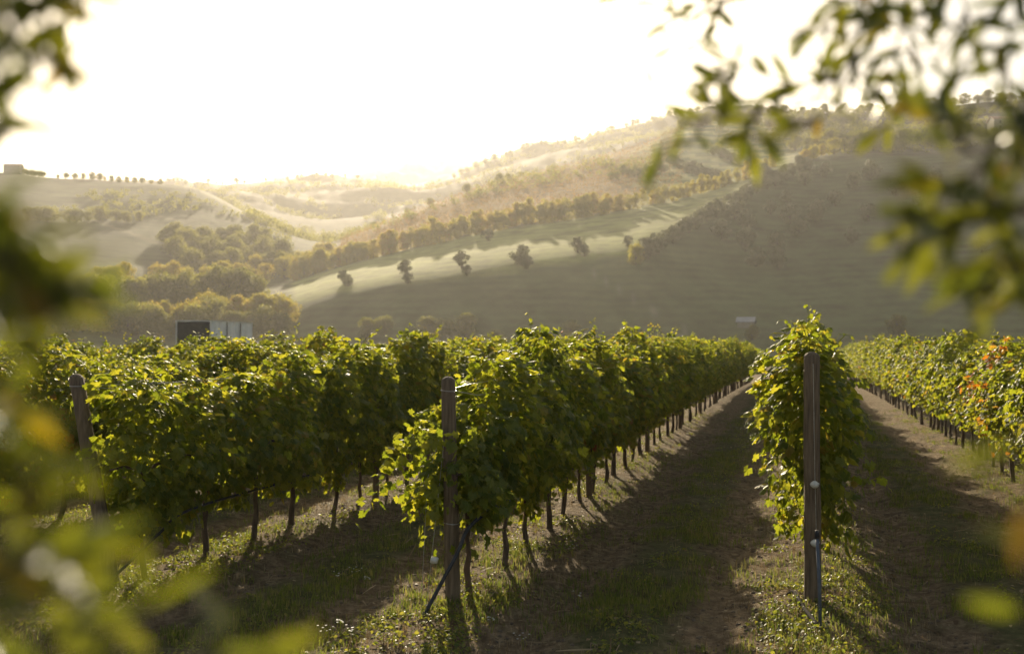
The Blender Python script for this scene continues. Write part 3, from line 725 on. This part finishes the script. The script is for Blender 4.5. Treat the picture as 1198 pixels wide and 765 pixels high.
KIND = {
 'poplar': [(crown_mesh(i, M['poplar'], 6.4, 7.4, .0, 44, 60, .42, 'poplar'), tree_trunk(i, 5, .12, .8)) for i in range(4)],
 'olive': [(crown_mesh(20+i, M['olive_far'], 6.0, 4.6, .3, 36, 60, .36), tree_trunk(20+i, 3.0, .22, 1.3)) for i in range(4)],
 'broad': [(crown_mesh(40+i, M['far_tree'], 10+i*.4, 8.2, .5, 60, 60, .5), tree_trunk(40+i, 7, .25, 2.4)) for i in range(5)],
 'golden': [(crown_mesh(60+i, M['poplar'], 8.6, 7.4, .3, 54, 60, .42), tree_trunk(60+i, 6, .22, 2.0)) for i in range(3)],
 'umbrella': [(crown_mesh(80+i, M['far_tree'], 6.6, 6.8, .0, 24, 60, .5, 'umbrella'), tree_trunk(80+i, 5.5, .3, 1.8)) for i in range(3)],
 'cypress': [(crown_mesh(90+i, M['far_tree'], 2.2, 9, .4, 26, 46, .34, 'poplar'), tree_trunk(90+i, 8, .16, .4)) for i in range(2)],
}
NAMES = {'poplar': 'poplar_tree', 'olive': 'olive_tree', 'broad': 'broadleaf_tree', 'golden': 'broadleaf_tree', 'umbrella': 'broadleaf_tree', 'cypress': 'cypress_tree'}
trg = random.Random(12)
def tree(kind, p, s, label, group):
    cr, tk = KIND[kind][trg.randrange(len(KIND[kind]))]
    z = terrain_z(p.x, p.y)
    e = empty(NAMES[kind], (p.x, p.y, z-.1), label, 'tree', group, trg.uniform(0, 6.28))
    e.scale = (s*trg.uniform(.88, 1.14), s*trg.uniform(.88, 1.14), s*trg.uniform(.88, 1.12))
    link('crown', cr, e); link('trunk', tk, e)
def interp_path(pts, n):
    xs = [p[0] for p in pts]; ys = [p[1] for p in pts]
    return [(x, float(np.interp(x, xs, ys))) for x in np.linspace(xs[0], xs[-1], n)]
# golden avenue across the hill
for i, (px, py) in enumerate(interp_path([(345, 328), (400, 311), (450, 299), (560, 273), (680, 255), (780, 238), (850, 219), (905, 196)], 68)):
    p = hit(px+trg.uniform(-3, 3), py, 200)
    tree('poplar', p, trg.uniform(.85, 1.2)*(1.1 if px < 720 else .8), f'golden bushy poplar, {nth(i+1)} from the lower left end of the hillside avenue', 'golden trees in the hillside avenue')
# dark olives on the edge of the sunlit shoulder
for i, (px, py, s) in enumerate([(402, 333, .85), (407, 336, .7), (474, 326, 1.0), (477, 333, .75), (540, 318, 1.0), (546, 323, .7), (609, 314, 1.2), (616, 320, .8), (612, 303, .8), (676, 297, 1.05), (684, 301, .7), (735, 290, .75), (571, 283, .9)]):
    p = hit(px, py, 200)
    tree('olive', p, s, f'dark olive tree on the sunlit grassy shoulder, {nth(i+1)} counting from the left', 'dark olives along the sunlit shoulder')
tree('golden', hit(744, 318, 200), .78, 'pale yellow-green round tree alone on the shaded slope below the olive line', 'lone hillside trees')
# line of olives climbing the spur
n_ = 0
for rowi, dy in ((0, 0), (1, 7)):
    for (px, py) in interp_path([(752, 300), (800, 272), (850, 243), (900, 214), (948, 192)], 30):
        n_ += 1
        tree('olive', hit(px+trg.uniform(-2, 2), py+dy+trg.uniform(-1.5, 1.5), 200), trg.uniform(.7, .95),
             f'small grey-green olive, {nth(n_ if rowi == 0 else n_-30)} up the {"upper" if rowi == 0 else "lower"} line climbing the spur', 'olives climbing the spur')
# scattered olives in the shaded bowl
bowl = [(845, 285), (875, 270), (873, 300), (910, 296), (912, 318), (955, 262), (935, 283), (997, 290), (1017, 265), (1000, 223), (978, 243), (958, 258), (1020, 210), (943, 221), (966, 209), (921, 240), (902, 252), (925, 262), (885, 318), (1060, 300), (1080, 250), (1050, 232), (1110, 285), (1095, 215), (1140, 255), (860, 256), (1150, 300)]
for i, (px, py) in enumerate(sorted(bowl)):
    tree('olive', hit(px, py, 200), trg.uniform(1.0, 1.5), f'solitary olive on the shaded furrowed bowl, {nth(i+1)} counting from the left', 'olives scattered over the shaded bowl')
# groves on the upper green fields
for i in range(16):
    tree('olive', hit(835+i*4.2, 180+i*2.0+trg.uniform(-1.5, 1.5), 300), trg.uniform(.85, 1.15), f'dark olive in the upper field row, {nth(i+1)} from its top left end', 'upper olive row between green fields')
for i in range(14):
    tree('olive', hit(785+i*4.4, 194+i*1.6+trg.uniform(-2, 2), 300), trg.uniform(.85, 1.15), f'dark olive in the lower field row, {nth(i+1)} from its top left end', 'lower olive row between green fields')
for i in range(10):
    tree('broad', hit(715+i*7, 214-i*1.4+trg.uniform(-3, 3), 300), trg.uniform(.45, .7), f'small dark tree on the rust-coloured slope, {nth(i+1)} from the left', 'small trees on the rusty slope')
# woodland on the right hilltop: trees one by one along edges
def wood(kind, n, pts, jitter, s, lab, grp, rmin=200):
    for i, (px, py) in enumerate(interp_path(pts, n)):
        tree(kind, hit(px+trg.uniform(-4, 4), py+trg.uniform(-jitter, jitter), rmin), s*trg.uniform(.75, 1.25), lab.replace('#', nth(i+1)), grp)
wood('golden', 9, [(945, 188), (1030, 168)], 3, .85, 'yellowing round tree above the shaded bowl, # from the left', 'yellowing trees above the bowl')
wood('broad', 16, [(935, 178), (1060, 176)], 4, .9, 'dark broadleaf tree in the copse above the bowl, # from the left', 'copse above the shaded bowl')
wood('broad', 20, [(800, 150), (860, 150), (1000, 150)], 5, .85, 'hazy tree on the upper right hillside, # from the left', 'trees on the upper right hillside')
wood('broad', 34, [(775, 160), (850, 137), (950, 134), (1000, 134), (1100, 126), (1198, 116)], 1.5, .75, 'small tree on the right skyline, # from the left', 'trees along the right skyline')
wood('broad', 14, [(1040, 172), (1198, 168)], 5, .75, 'dim tree on the far right slope, # from the left', 'trees on the far right slope')
wood('broad', 26, [(420, 272), (500, 241), (560, 219), (620, 204), (700, 184), (760, 163)], 1.5, .5, 'small hazy tree along the crest of the rusty slope, # from the left', 'trees along the rusty crest')
# left ridge
for i, (px, s) in enumerate([(66, .6), (76, .75), (86, .8), (96, .85), (106, .9), (115, .95), (121, .7), (129, .7), (138, .8), (147, .85), (156, .8), (165, .8), (176, .7), (186, .7)]):
    tree('broad' if i % 3 else 'golden', hit(px, 199+(px-60)*.06, 500, 738), s*.62, f'small tree against the sky on the left ridge, {nth(i+1)} from the left', 'trees on the left ridge')
wood('broad', 13, [(190, 212), (240, 218)], 1, .5, 'bush on the shoulder of the left ridge, # from the left', 'bushes on the left ridge shoulder', 450)
wood('broad', 20, [(240, 216), (300, 212), (400, 208), (460, 212)], 1, .75, 'faint tree on the far hazy ridge, # from the left', 'faint trees on the far hazy ridge', 1000)
wood('broad', 34, [(530, 208), (600, 182), (680, 162), (740, 149), (790, 137), (860, 128)], 1.5, .8, 'hazy tree on the high far ridge, # from the left', 'hazy trees on the high far ridge', 1000)
wood('broad', 12, [(30, 262), (115, 258), (160, 262)], 2, .7, 'dark bush on the left hillside fields, # from the left', 'bushes on the left hillside')
# valley woods, left
VAL = 'trees in the left valley wood'
for band, (pts, n, s, jit) in enumerate([([(195, 290), (250, 288), (310, 292)], 14, .9, 6), ([(200, 303), (260, 305), (330, 306)], 14, 1.0, 5),
                          ([(20, 345), (120, 340), (200, 334), (300, 330), (370, 318)], 20, 1.0, 6), ([(0, 376), (100, 374), (200, 366), (300, 355)], 20, 1.15, 5), ([(215, 316), (260, 318), (330, 318)], 14, .9, 5), ([(60, 392), (160, 388), (335, 378)], 22, 1.0, 7)]):
    wrd = ['topmost band of', 'upper middle band of', 'lower middle band of', 'lowest band of', 'central band of', 'front band of'][band]
    wood('broad' if band not in (2, 5) else 'golden', n, pts, jit, s, f'leafy tree in the {wrd} the left valley wood, # from the left', VAL)
wood('golden', 12, [(300, 320), (345, 316), (430, 300)], 5, .95, 'sunlit yellow tree at the foot of the avenue, # from the left', 'yellow trees at the avenue foot')
wood('broad', 10, [(150, 395), (330, 392)], 4, .8, 'backlit tree standing close behind the covered truck, # from the left', 'trees behind the truck', 150)
# tops peeping over the vines
for i, (px, py, s) in enumerate([(120, 330+60, 1.2), (160, 385, 1.0), (210, 392, .9), (300, 378, 1.15), (325, 392, .9), (430, 398, .9), (450, 394, .8), (500, 398, 1.0), (520, 396, .9), (545, 397, 1.0), (580, 404, .7), (668, 404, .7), (880, 400, .7), (1050, 392, .8)]):
    tree('golden' if i in (0, 1, 3) else 'broad', hit(px, py, 190), s*.75, f'rounded tree top rising just above the vine rows, {nth(i+1)} counting from the left', 'tree tops behind the vine rows')

# rough scrub on the farther slopes: one mass
def scrub_mass():
    r = np.random.default_rng(55); P = []
    regs = [(430, 880, 5, 1000, 1340, 900, 5.0, 1), (200, 440, 5, 1000, 1340, 420, 5.0, 1), (60, 340, 4, 470, 640, 260, 3.0, .6), (290, 450, 5, 600, 1000, 700, 5.0, 1), (200, 300, 5, 760, 1000, 200, 5.0, 1), (840, 1198, 5, 560, 735, 520, 3.6, 1), (960, 1198, 4, 470, 560, 200, 3.0, 1), (0, 340, 3, 240, 330, 420, 3.2, 1), (380, 800, 5, 520, 600, 240, 3.6, 1), (330, 760, 3, 225, 262, 260, 3.0, 1)]
    for (u0, u1, _, r0, r1, n, h_, d_) in regs:
        for _k in range(n*2):
            px = r.uniform(u0, u1); rr_ = r.uniform(r0, r1); a = math.atan((px-CX)/F_PX)
            x, y = rr_*math.sin(a-YAW), rr_*math.cos(a-YAW)
            if vnoise(x/38, y/38) < -.02: continue
            P.append((x, y, terrain_z(x, y), h_*r.uniform(.6, 1.4)))
    P = np.array(P); per = 26; m = len(P)*per; H = np.repeat(P[:, 3], per)
    d = rvec(m, r)*(.4+.6*r.random((m, 1)))
    Q = np.repeat(P[:, :3], per, 0)+d*np.stack([H*.62, H*.62, H*.5], 1)+np.stack([H*0, H*0, H*.42], 1)
    V_, F_ = sprinkle(QV, QF, Q, d+rvec(m, r)*.7, rvec(m, r), H*.24*(.6+.8*r.random(m)))
    return mesh_np('hillside_scrub', V_, [F_], M['far_tree'])
tag(link('hillside_scrub', scrub_mass()), 'rough scrub and hedges scattered over the hazy hillsides', 'scrub', kind='stuff')

# rust-coloured autumn rows on the far slope: one mass
def hillside_mass():
    r = np.random.default_rng(33); P = []
    for j in range(14):
        f = j/13
        for px in np.arange(400, 800, 1.6):
            if r.random() < .22: continue
            y0 = float(FEAT[4][1](px)); y1 = float(FEAT[5][1](px))
            py = y0-(y0-y1)*(.14+.74*f)
            if y0-y1 < 8: continue
            a = math.atan((px-CX)/F_PX)
            i = int(np.argmin(np.abs(AZ-a))); r0 = float(FEAT[4][0](px)); r1 = float(FEAT[5][0](px))
            rr_ = r0+(r1-r0)*(.10+.85*f)+r.normal()*1.5
            x, y = rr_*math.sin(a-YAW), rr_*math.cos(a-YAW)
            h_ = 2.2+1.6*(vnoise(x/25, y/25)+.5)
            P.append((x, y, terrain_z(x, y), h_))
    P = np.array(P); per = 12; m = len(P)*per
    Q = np.repeat(P[:, :3], per, 0)+np.stack([r.normal(size=m)*.8, r.normal(size=m)*.8, np.repeat(P[:, 3], per)*r.random(m)], 1)
    V_, F_ = sprinkle(QV, QF, Q, rvec(m, r)+np.array([0, -.3, .5]), rvec(m, r), .5*(.6+.8*r.random(m)))
    return mesh_np('autumn_scrub', V_, [F_], M['rust'])
tag(link('autumn_scrub', hillside_mass()), 'rust and gold autumn growth in rows covering the hazy slope above the avenue', 'autumn scrub', kind='stuff')

# ------------------------------------------------------------------ truck and buildings
def truck():
    D = 72.0
    p = at(246, 398, D); X, Y = p.x, p.y; z0 = terrain_z(X, Y)
    m_dark = plain('dark_truck_panel', (.02, .022, .022), (.045, .045, .042), 3, .6, .1)
    m_tarp = plain('grey_tarpaulin', (.62, .64, .67), (.8, .81, .82), 1.2, .45, .6)
    m_white = plain('white_frame', (.6, .6, .58), (.75, .75, .72), 4, .4, .1)
    m_rub = plain('tyre_rubber', (.015, .015, .015), (.03, .03, .03), 6, .8, .1)
    m_gl = plain('dark_glass', (.03, .035, .04), (.05, .055, .06), 2, .08, .0)
    e = empty('truck', (X, Y, z0), 'covered truck with dark back and pale tarpaulin side, standing beyond the vine rows', 'truck', None, 0)
    # local frame: length along +x (towards the cab on the right), back end faces left-front
    e.rotation_euler = (0, 0, rad(98))
    L_, W_, H0, H1 = 7.5, 2.6, 1.0, at(246, 375, D).z-z0-.06
    b = MB(); b.box((L_/2, W_/2, (H0+H1)/2), (L_/2-.04, W_/2-.04, (H1-H0)/2-.04)); b.build('cargo_box', m_dark, e)
    b = MB()
    n = 26; zs = [H0, 1.6, 2.3, 3.0, H1]; V = []; F = []
    for i in range(n+1):
        for zz in zs: V.append((i*L_/n, -.03-.07*math.sin(i*1.3+zz)-.05*math.sin(i*2.3+zz*2), zz))
    for i in range(n+1):
        for zz in zs: V.append((i*L_/n, .03, zz))
    k = len(zs); m = (n+1)*k
    for i in range(n):
        for j in range(k-1):
            a = i*k+j; F += [[a, a+k, a+k+1, a+1], [m+a, m+a+1, m+a+k+1, m+a+k]]
    b.add(V, F); b.build('tarpaulin', m_tarp, e)
    b = MB()
    for (x, y) in ((0, 0), (L_, 0), (0, W_), (L_, W_), (L_*.5, 0)): b.box((x, y-.02 if y == 0 else y, (H0+H1)/2), (.04, .04, (H1-H0)/2+.03))
    b.box((L_/2, 0-.03, H1+.03), (L_/2+.05, .05, .035)); b.box((L_/2, W_, H1+.03), (L_/2+.05, .05, .035)); b.box((0, W_/2, H1+.035), (.05, W_/2-.06, .03)); b.box((L_, W_/2, H1+.035), (.05, W_/2-.06, .03))
    b.build('frame', m_white, e)
    for x in (L_*.33, L_*.66):
        b = MB(); b.box((x, -.17, (H0+H1)/2), (.05, .02, (H1-H0)/2)); b.build('strap', m_dark, e)
    b = MB(); b.box((L_/2, W_/2, H1+.055), (L_/2-.06, W_/2-.06, .02)); b.build('roof_sheet', m_tarp, e)
    b = MB(); b.box((L_/2+1, W_/2, .82), (L_/2+1.2, .5, .14)); b.build('chassis', m_dark, e)
    cab = MB(); cx = L_+.25
    pr = [(0, .75), (0, 3.0), (1.35, 3.05), (1.75, 2.1), (1.95, 1.9), (2.0, .75)]
    V = [(cx+x, .1, z) for x, z in pr]+[(cx+x, W_-.1, z) for x, z in pr]; q = len(pr)
    cab.add(V, [list(range(q))[::-1], [q+i for i in range(q)]]+[[i, (i+1) % q, q+(i+1) % q, q+i] for i in range(q)])
    cab.build('cab', m_white, e)
    b = MB(); b.box((cx+.75, .085, 2.4), (.42, .012, .3)); b.build('side_window', m_gl, e)
    for (x, y) in ((.9, .12), (.9, W_-.12), (cx+.9, .12), (cx+.9, W_-.12)):
        b = MB(); b.tube([(x, y-.13, .46), (x, y-.12, .46), (x, y+.12, .46), (x, y+.13, .46)], [.38, .46, .46, .38], 20); b.build('wheel', m_rub, e, True)
truck()
M['wall'] = plain('pale_render_wall', (.2, .18, .14), (.28, .25, .2), 1, .9, .1)
M['roof'] = plain('tiled_roof', (.25, .13, .08), (.35, .2, .13), 2, .85, .3, (1, 6, 1))
M['metal_roof'] = plain('grey_metal_roof', (.2, .21, .23), (.28, .29, .31), 1, .6, .1)
M['darkglass'] = plain('window_dark', (.03, .03, .03), (.06, .06, .06), 1, .2, 0)
def house(name, px, py, w, d, h, roofh, rz, label, cat, rmat='roof', rmin=200, rmax=3000, win=True):
    p = hit(px, py, rmin, rmax); e = empty(name, (p.x, p.y, terrain_z(p.x, p.y)-.6), label, cat, None, YAW+rz)
    b = MB(); b.box((0, 0, h/2), (w/2, d/2, h/2))
    b.add([(-w/2, -d/2, h), (-w/2, d/2, h), (-w/2, 0, h+roofh*.95), (w/2, -d/2, h), (w/2, d/2, h), (w/2, 0, h+roofh*.95)], [[0, 2, 1], [3, 4, 5]]); b.build('wall', M['wall'], e)
    b = MB(); o_ = .4
    for s in (-1, 1):
        V = [(-w/2-o_, s*(d/2+o_), h-.1), (w/2+o_, s*(d/2+o_), h-.1), (w/2+o_, 0, h+roofh), (-w/2-o_, 0, h+roofh)]
        V += [(x, y, z+.2) for x, y, z in V]; b.add(V, [[0, 1, 2, 3], [7, 6, 5, 4], [0, 4, 5, 1], [1, 5, 6, 2], [2, 6, 7, 3], [3, 7, 4, 0]])
    b.build('roof', M[rmat], e)
    if win:
        for i in range(3):
            for zz in ([h*.3, h*.75] if h > 5 else [h*.55]):
                b = MB(); b.box(((i-1)*w*.3, -d/2-.02, zz), (.5, .04, .7)); b.build('window', M['darkglass'], e)
    return e
house('farmhouse', 14, 193, 10, 8, 5.2, 1.6, .15, 'square farmhouse on the skyline at the left end of the ridge', 'house', rmin=500, rmax=745, win=False)
for i in range(6):
    tree('broad', hit(27+i*4.2, 197, 500, 745), .42, f'dark round tree in the clump right of the skyline farmhouse, {nth(i+1)} from the left', 'trees beside the skyline farmhouse')
tagm = house('shed', 873, 388, 4.6, 4.2, 1.6, 1.3, -.35, 'low shed with grey metal roof at the foot of the shaded bowl', 'shed', 'metal_roof', rmin=190, win=False)
house('farmhouse', 1180, 154, 15, 9, 6, 2.2, -.1, 'pale farmhouse behind hanging leaves on the upper right hillside', 'house', rmin=300)

# ------------------------------------------------------------------ foreground olive branches
OLV = []; OLF = []
def olive_leaf():
    V = [(0, 0, 0)]; ys = [.0, .18, .4, .62, .82, 1.0]; ws = [.025, .085, .12, .11, .065, .0]
    V = []
    for y, w_ in zip(ys[:-1], ws[:-1]): V += [(-w_, y, .03*math.sin(y*3)+.02), (0, y, .03*math.sin(y*3)), (w_, y, .03*math.sin(y*3)+.02)]
    V.append((0, 1.0, -.02)); F = []
    for i in range(4):
        for j in range(2): a = i*3+j; F.append([a, a+1, a+4, a+3])
    return np.array(V), np.array(F), np.array([[12, 13, 15], [13, 14, 15]])
OV4, OF4, OF3 = olive_leaf()
def branch(name, paths, lab, size=.06, seed=0, spacing=.021, mat='olive_leaf', droop=.08, twigs=1, twl=.035):
    """paths: list of polylines [(px, py, depth), ...] that lie at real distances in front of the lens"""
    r = np.random.default_rng(seed)
    W0 = at(*paths[0][0])
    extra = []
    for pth in paths:
        if len(pth) < 3: continue
        for i in range(1, len(pth)-1):
            for q_ in range(twigs):
                a_ = r.random(); x0 = pth[i][0]*(1-a_)+pth[i+1][0]*a_; y0 = pth[i][1]*(1-a_)+pth[i+1][1]*a_; d0 = pth[i][2]
                an = math.atan2(pth[i+1][1]-pth[i][1], pth[i+1][0]-pth[i][0])+r.choice([-1, 1])*r.uniform(.5, 1.0)
                ln = twl/d0*F_PX
                extra.append([(x0, y0, d0), (x0+ln*.5*math.cos(an), y0+ln*.5*math.sin(an)+4, d0+r.uniform(-.03, .03)), (x0+ln*math.cos(an+.2), y0+ln*math.sin(an+.2)+8, d0+r.uniform(-.05, .05))])
    paths = paths+extra
    e = empty(name, W0, lab, 'branch', 'olive branches framing the view')
    stem = MB(); P = []; T = []; S = []
    for pth in paths:
        W = [at(*q)-W0 for q in pth]; out = []
        for i in range(len(W)-1):
            p0 = W[max(i-1, 0)]; p1 = W[i]; p2 = W[i+1]; p3 = W[min(i+2, len(W)-1)]
            m = max(3, int((p2-p1).length/.012))
            for j in range(m):
                t = j/m; out.append(.5*((2*p1)+(p2-p0)*t+(2*p0-5*p1+4*p2-p3)*t*t+(3*p1-p0-3*p2+p3)*t**3))
        out.append(W[-1])
        n = len(out); stem.tube(out, [.0026*(1-.65*i/n) for i in range(n)], 6)
        acc = 0; tw = r.random()*3
        for i in range(1, n):
            acc += (out[i]-out[i-1]).length
            if acc > spacing or i == n-1:
                acc = 0; d = (out[i]-out[i-1]).normalized(); tw += 1.57+r.normal()*.3
                u = d.cross(Vector((.3, .2, 1))).normalized(); v = d.cross(u)
                for s in ((1, -1) if i < n-1 else (0,)):
                    if r.random() < .12: continue
                    sd_ = (u*math.cos(tw)+v*math.sin(tw))*s
                    tip = d*.75+sd_*.9+Vector((0, 0, -droop)) + Vector(r.normal(size=3)*.15)
                    P.append(out[i]); T.append(tip); S.append(size*r.uniform(.65, 1.15))
    P = np.array(P); T = np.array(T); m = len(P)
    T = T/np.linalg.norm(T, axis=1, keepdims=True)
    nr_ = rvec(m, r)*.9+np.array([0, -.2, .7])
    V_, F_ = sprinkle(OV4, OF4, P, nr_, T, np.array(S))
    F3 = (OF3[None]+(np.arange(m)*len(OV4))[:, None, None]).reshape(-1, 3)
    link('leaves', mesh_np('leaves', V_, [F_, F3], M[mat], True), e)
    stem.build('stem', M['bark'], e, True)
    return e
UL = 'in the upper left corner'
branch('olive_branch', [[(-140, -100, .8), (-40, -40, .78), (30, 5, .76), (62, 40, .76)], [(-80, -60, .76), (-20, 0, .74), (20, 45, .74), (50, 62, .74)], [(-80, 10, .76), (-20, 50, .74), (25, 60, .74)], [(-40, -90, .78), (40, -50, .78), (80, -10, .78), (95, 20, .78)], [(-80, 60, .78), (-20, 92, .78), (25, 100, .78)], [(-60, 118, .8), (-20, 132, .8), (0, 134, .8)]],
       'dark blurred olive twigs against the bright sky in the upper left corner', .058, 31, .015, twigs=1, twl=.02)
branch('olive_branch', [[(110, -80, 1.0), (98, -10, 1.0), (96, 40, 1.0), (84, 62, 1.0)]], 'thin olive sprig hanging down beside the upper left twigs', .055, 22, .04, twigs=0)
branch('olive_branch', [[(-140, 190, .62), (-40, 250, .6), (10, 275, .6), (45, 310, .6), (60, 330, .6)], [(-60, 280, .6), (-10, 305, .58), (20, 315, .58), (50, 300, .6)], [(-60, 330, .62), (-10, 350, .6), (40, 355, .6)], [(-80, 220, .6), (-30, 235, .6), (5, 240, .6)], [(-60, 400, .6), (-20, 360, .6), (15, 320, .58)]],
       'large out-of-focus olive spray at the left edge below the ridge house', .056, 12, .015, twl=.02)
branch('olive_branch', [[(-160, 420, .6), (-60, 470, .58), (-20, 510, .57), (25, 560, .57)], [(-80, 560, .6), (-20, 600, .58), (30, 640, .56), (75, 660, .56)], [(-80, 430, .6), (-40, 430, .6), (0, 460, .6)], [(-80, 740, .6), (-10, 720, .58), (50, 670, .56)], [(-60, 640, .58), (0, 660, .56), (50, 700, .55)], [(-90, 520, .58), (-20, 540, .56), (35, 590, .55)]],
       'large blurred yellow-green olive spray along the lower left edge', .052, 3, .0155, twl=.02)
branch('olive_branch', [[(-80, 860, .62), (20, 790, .6), (80, 740, .6), (120, 700, .6)], [(60, 900, .62), (160, 810, .6), (180, 745, .6), (170, 700, .6)], [(20, 880, .62), (180, 790, .6), (240, 770, .6), (270, 745, .6)], [(150, 900, .62), (280, 830, .6), (310, 780, .6), (318, 755, .6)], [(-60, 760, .6), (20, 730, .6), (90, 700, .6)]],
       'blurred olive tips rising from the bottom left corner', .056, 4, .022, twigs=0)
branch('olive_branch', [[(860, -120, 1.5), (845, -20, 1.5), (840, 20, 1.5), (815, 50, 1.5), (788, 58, 1.5)], [(840, -100, 1.5), (790, -20, 1.5), (772, 0, 1.5), (762, 8, 1.5)], [(820, -100, 1.5), (740, -20, 1.5), (720, -6, 1.5)], [(900, -100, 1.5), (860, -20, 1.5), (835, 30, 1.5)], [(845, 10, 1.5), (810, 20, 1.5), (775, 60, 1.5), (750, 84, 1.5)], [(855, 0, 1.5), (815, 5, 1.5), (780, 25, 1.5)]],
       'small olive twig curling down against the sky, leftmost of the upper right foliage', .046, 5, .022, twigs=0)
branch('olive_branch', [[(1080, -150, 1.3), (1040, -30, 1.3), (1010, 30, 1.3), (985, 90, 1.3), (930, 125, 1.3), (880, 130, 1.3), (845, 135, 1.3), (800, 145, 1.3), (775, 165, 1.3)], [(985, 90, 1.3), (940, 100, 1.3), (900, 90, 1.3), (865, 75, 1.3), (840, 85, 1.3)], [(1010, 30, 1.3), (1000, 70, 1.3), (1020, 110, 1.3)], [(1030, -10, 1.3), (990, 0, 1.32), (960, -5, 1.34)], [(890, 130, 1.3), (870, 150, 1.28), (880, 170, 1.28)], [(845, 135, 1.3), (850, 110, 1.3), (855, 90, 1.3)], [(1060, -60, 1.3), (1060, 20, 1.28), (1040, 80, 1.28), (1050, 130, 1.28)], [(1040, 0, 1.3), (990, 45, 1.3), (970, 30, 1.3)], [(1000, 80, 1.3), (970, 130, 1.3), (940, 150, 1.3)]],
       'long olive branch sweeping down-left across the sky above the hill', .056, 6, .0155)
branch('olive_branch', [[(1240, -140, 1.15), (1190, -20, 1.15), (1150, 40, 1.15), (1120, 95, 1.15)], [(1130, -120, 1.2), (1090, -10, 1.2), (1070, 30, 1.2), (1060, 80, 1.2)], [(1250, 20, 1.15), (1190, 60, 1.15), (1170, 95, 1.15)], [(1100, -60, 1.2), (1130, 10, 1.2), (1140, 60, 1.2)], [(1260, -40, 1.15), (1200, 0, 1.15), (1180, 50, 1.15)], [(1180, -80, 1.15), (1120, -20, 1.15), (1100, 20, 1.15)]],
       'dense olive twigs in the top right corner above the skyline', .058, 7, .018)
branch('olive_branch', [[(1280, 40, .95), (1210, 110, .93), (1150, 190, .92), (1110, 230, .92), (1080, 260, .92)], [(1210, 110, .93), (1190, 200, .9), (1165, 290, .9), (1135, 345, .9)], [(1150, 190, .92), (1130, 250, .92), (1100, 300, .92)], [(1250, 200, .92), (1205, 240, .9), (1170, 250, .9)], [(1260, 300, .9), (1200, 310, .9), (1160, 320, .9)], [(1190, 120, .94), (1140, 130, .94), (1110, 160, .94)], [(1250, 130, .92), (1180, 170, .92), (1120, 180, .92)], [(1230, 240, .92), (1150, 260, .92), (1090, 250, .92)], [(1240, 360, .9), (1200, 350, .9), (1160, 345, .9)]],
       'blurred green and orange olive branch hanging at the right edge before the hill', .054, 8, .0145)
branch('olive_branch', [[(1330, 520, .62), (1230, 575, .6), (1190, 590, .6), (1150, 575, .6)], [(1290, 470, .62), (1220, 500, .6), (1185, 520, .6)], [(1330, 650, .62), (1250, 655, .6), (1205, 640, .6)], [(1320, 800, .62), (1240, 750, .6), (1190, 715, .6)]],
       'faint out-of-focus olive tips at the lower right edge', .05, 19, .04, twigs=0)
print('objects', len(bpy.data.objects))
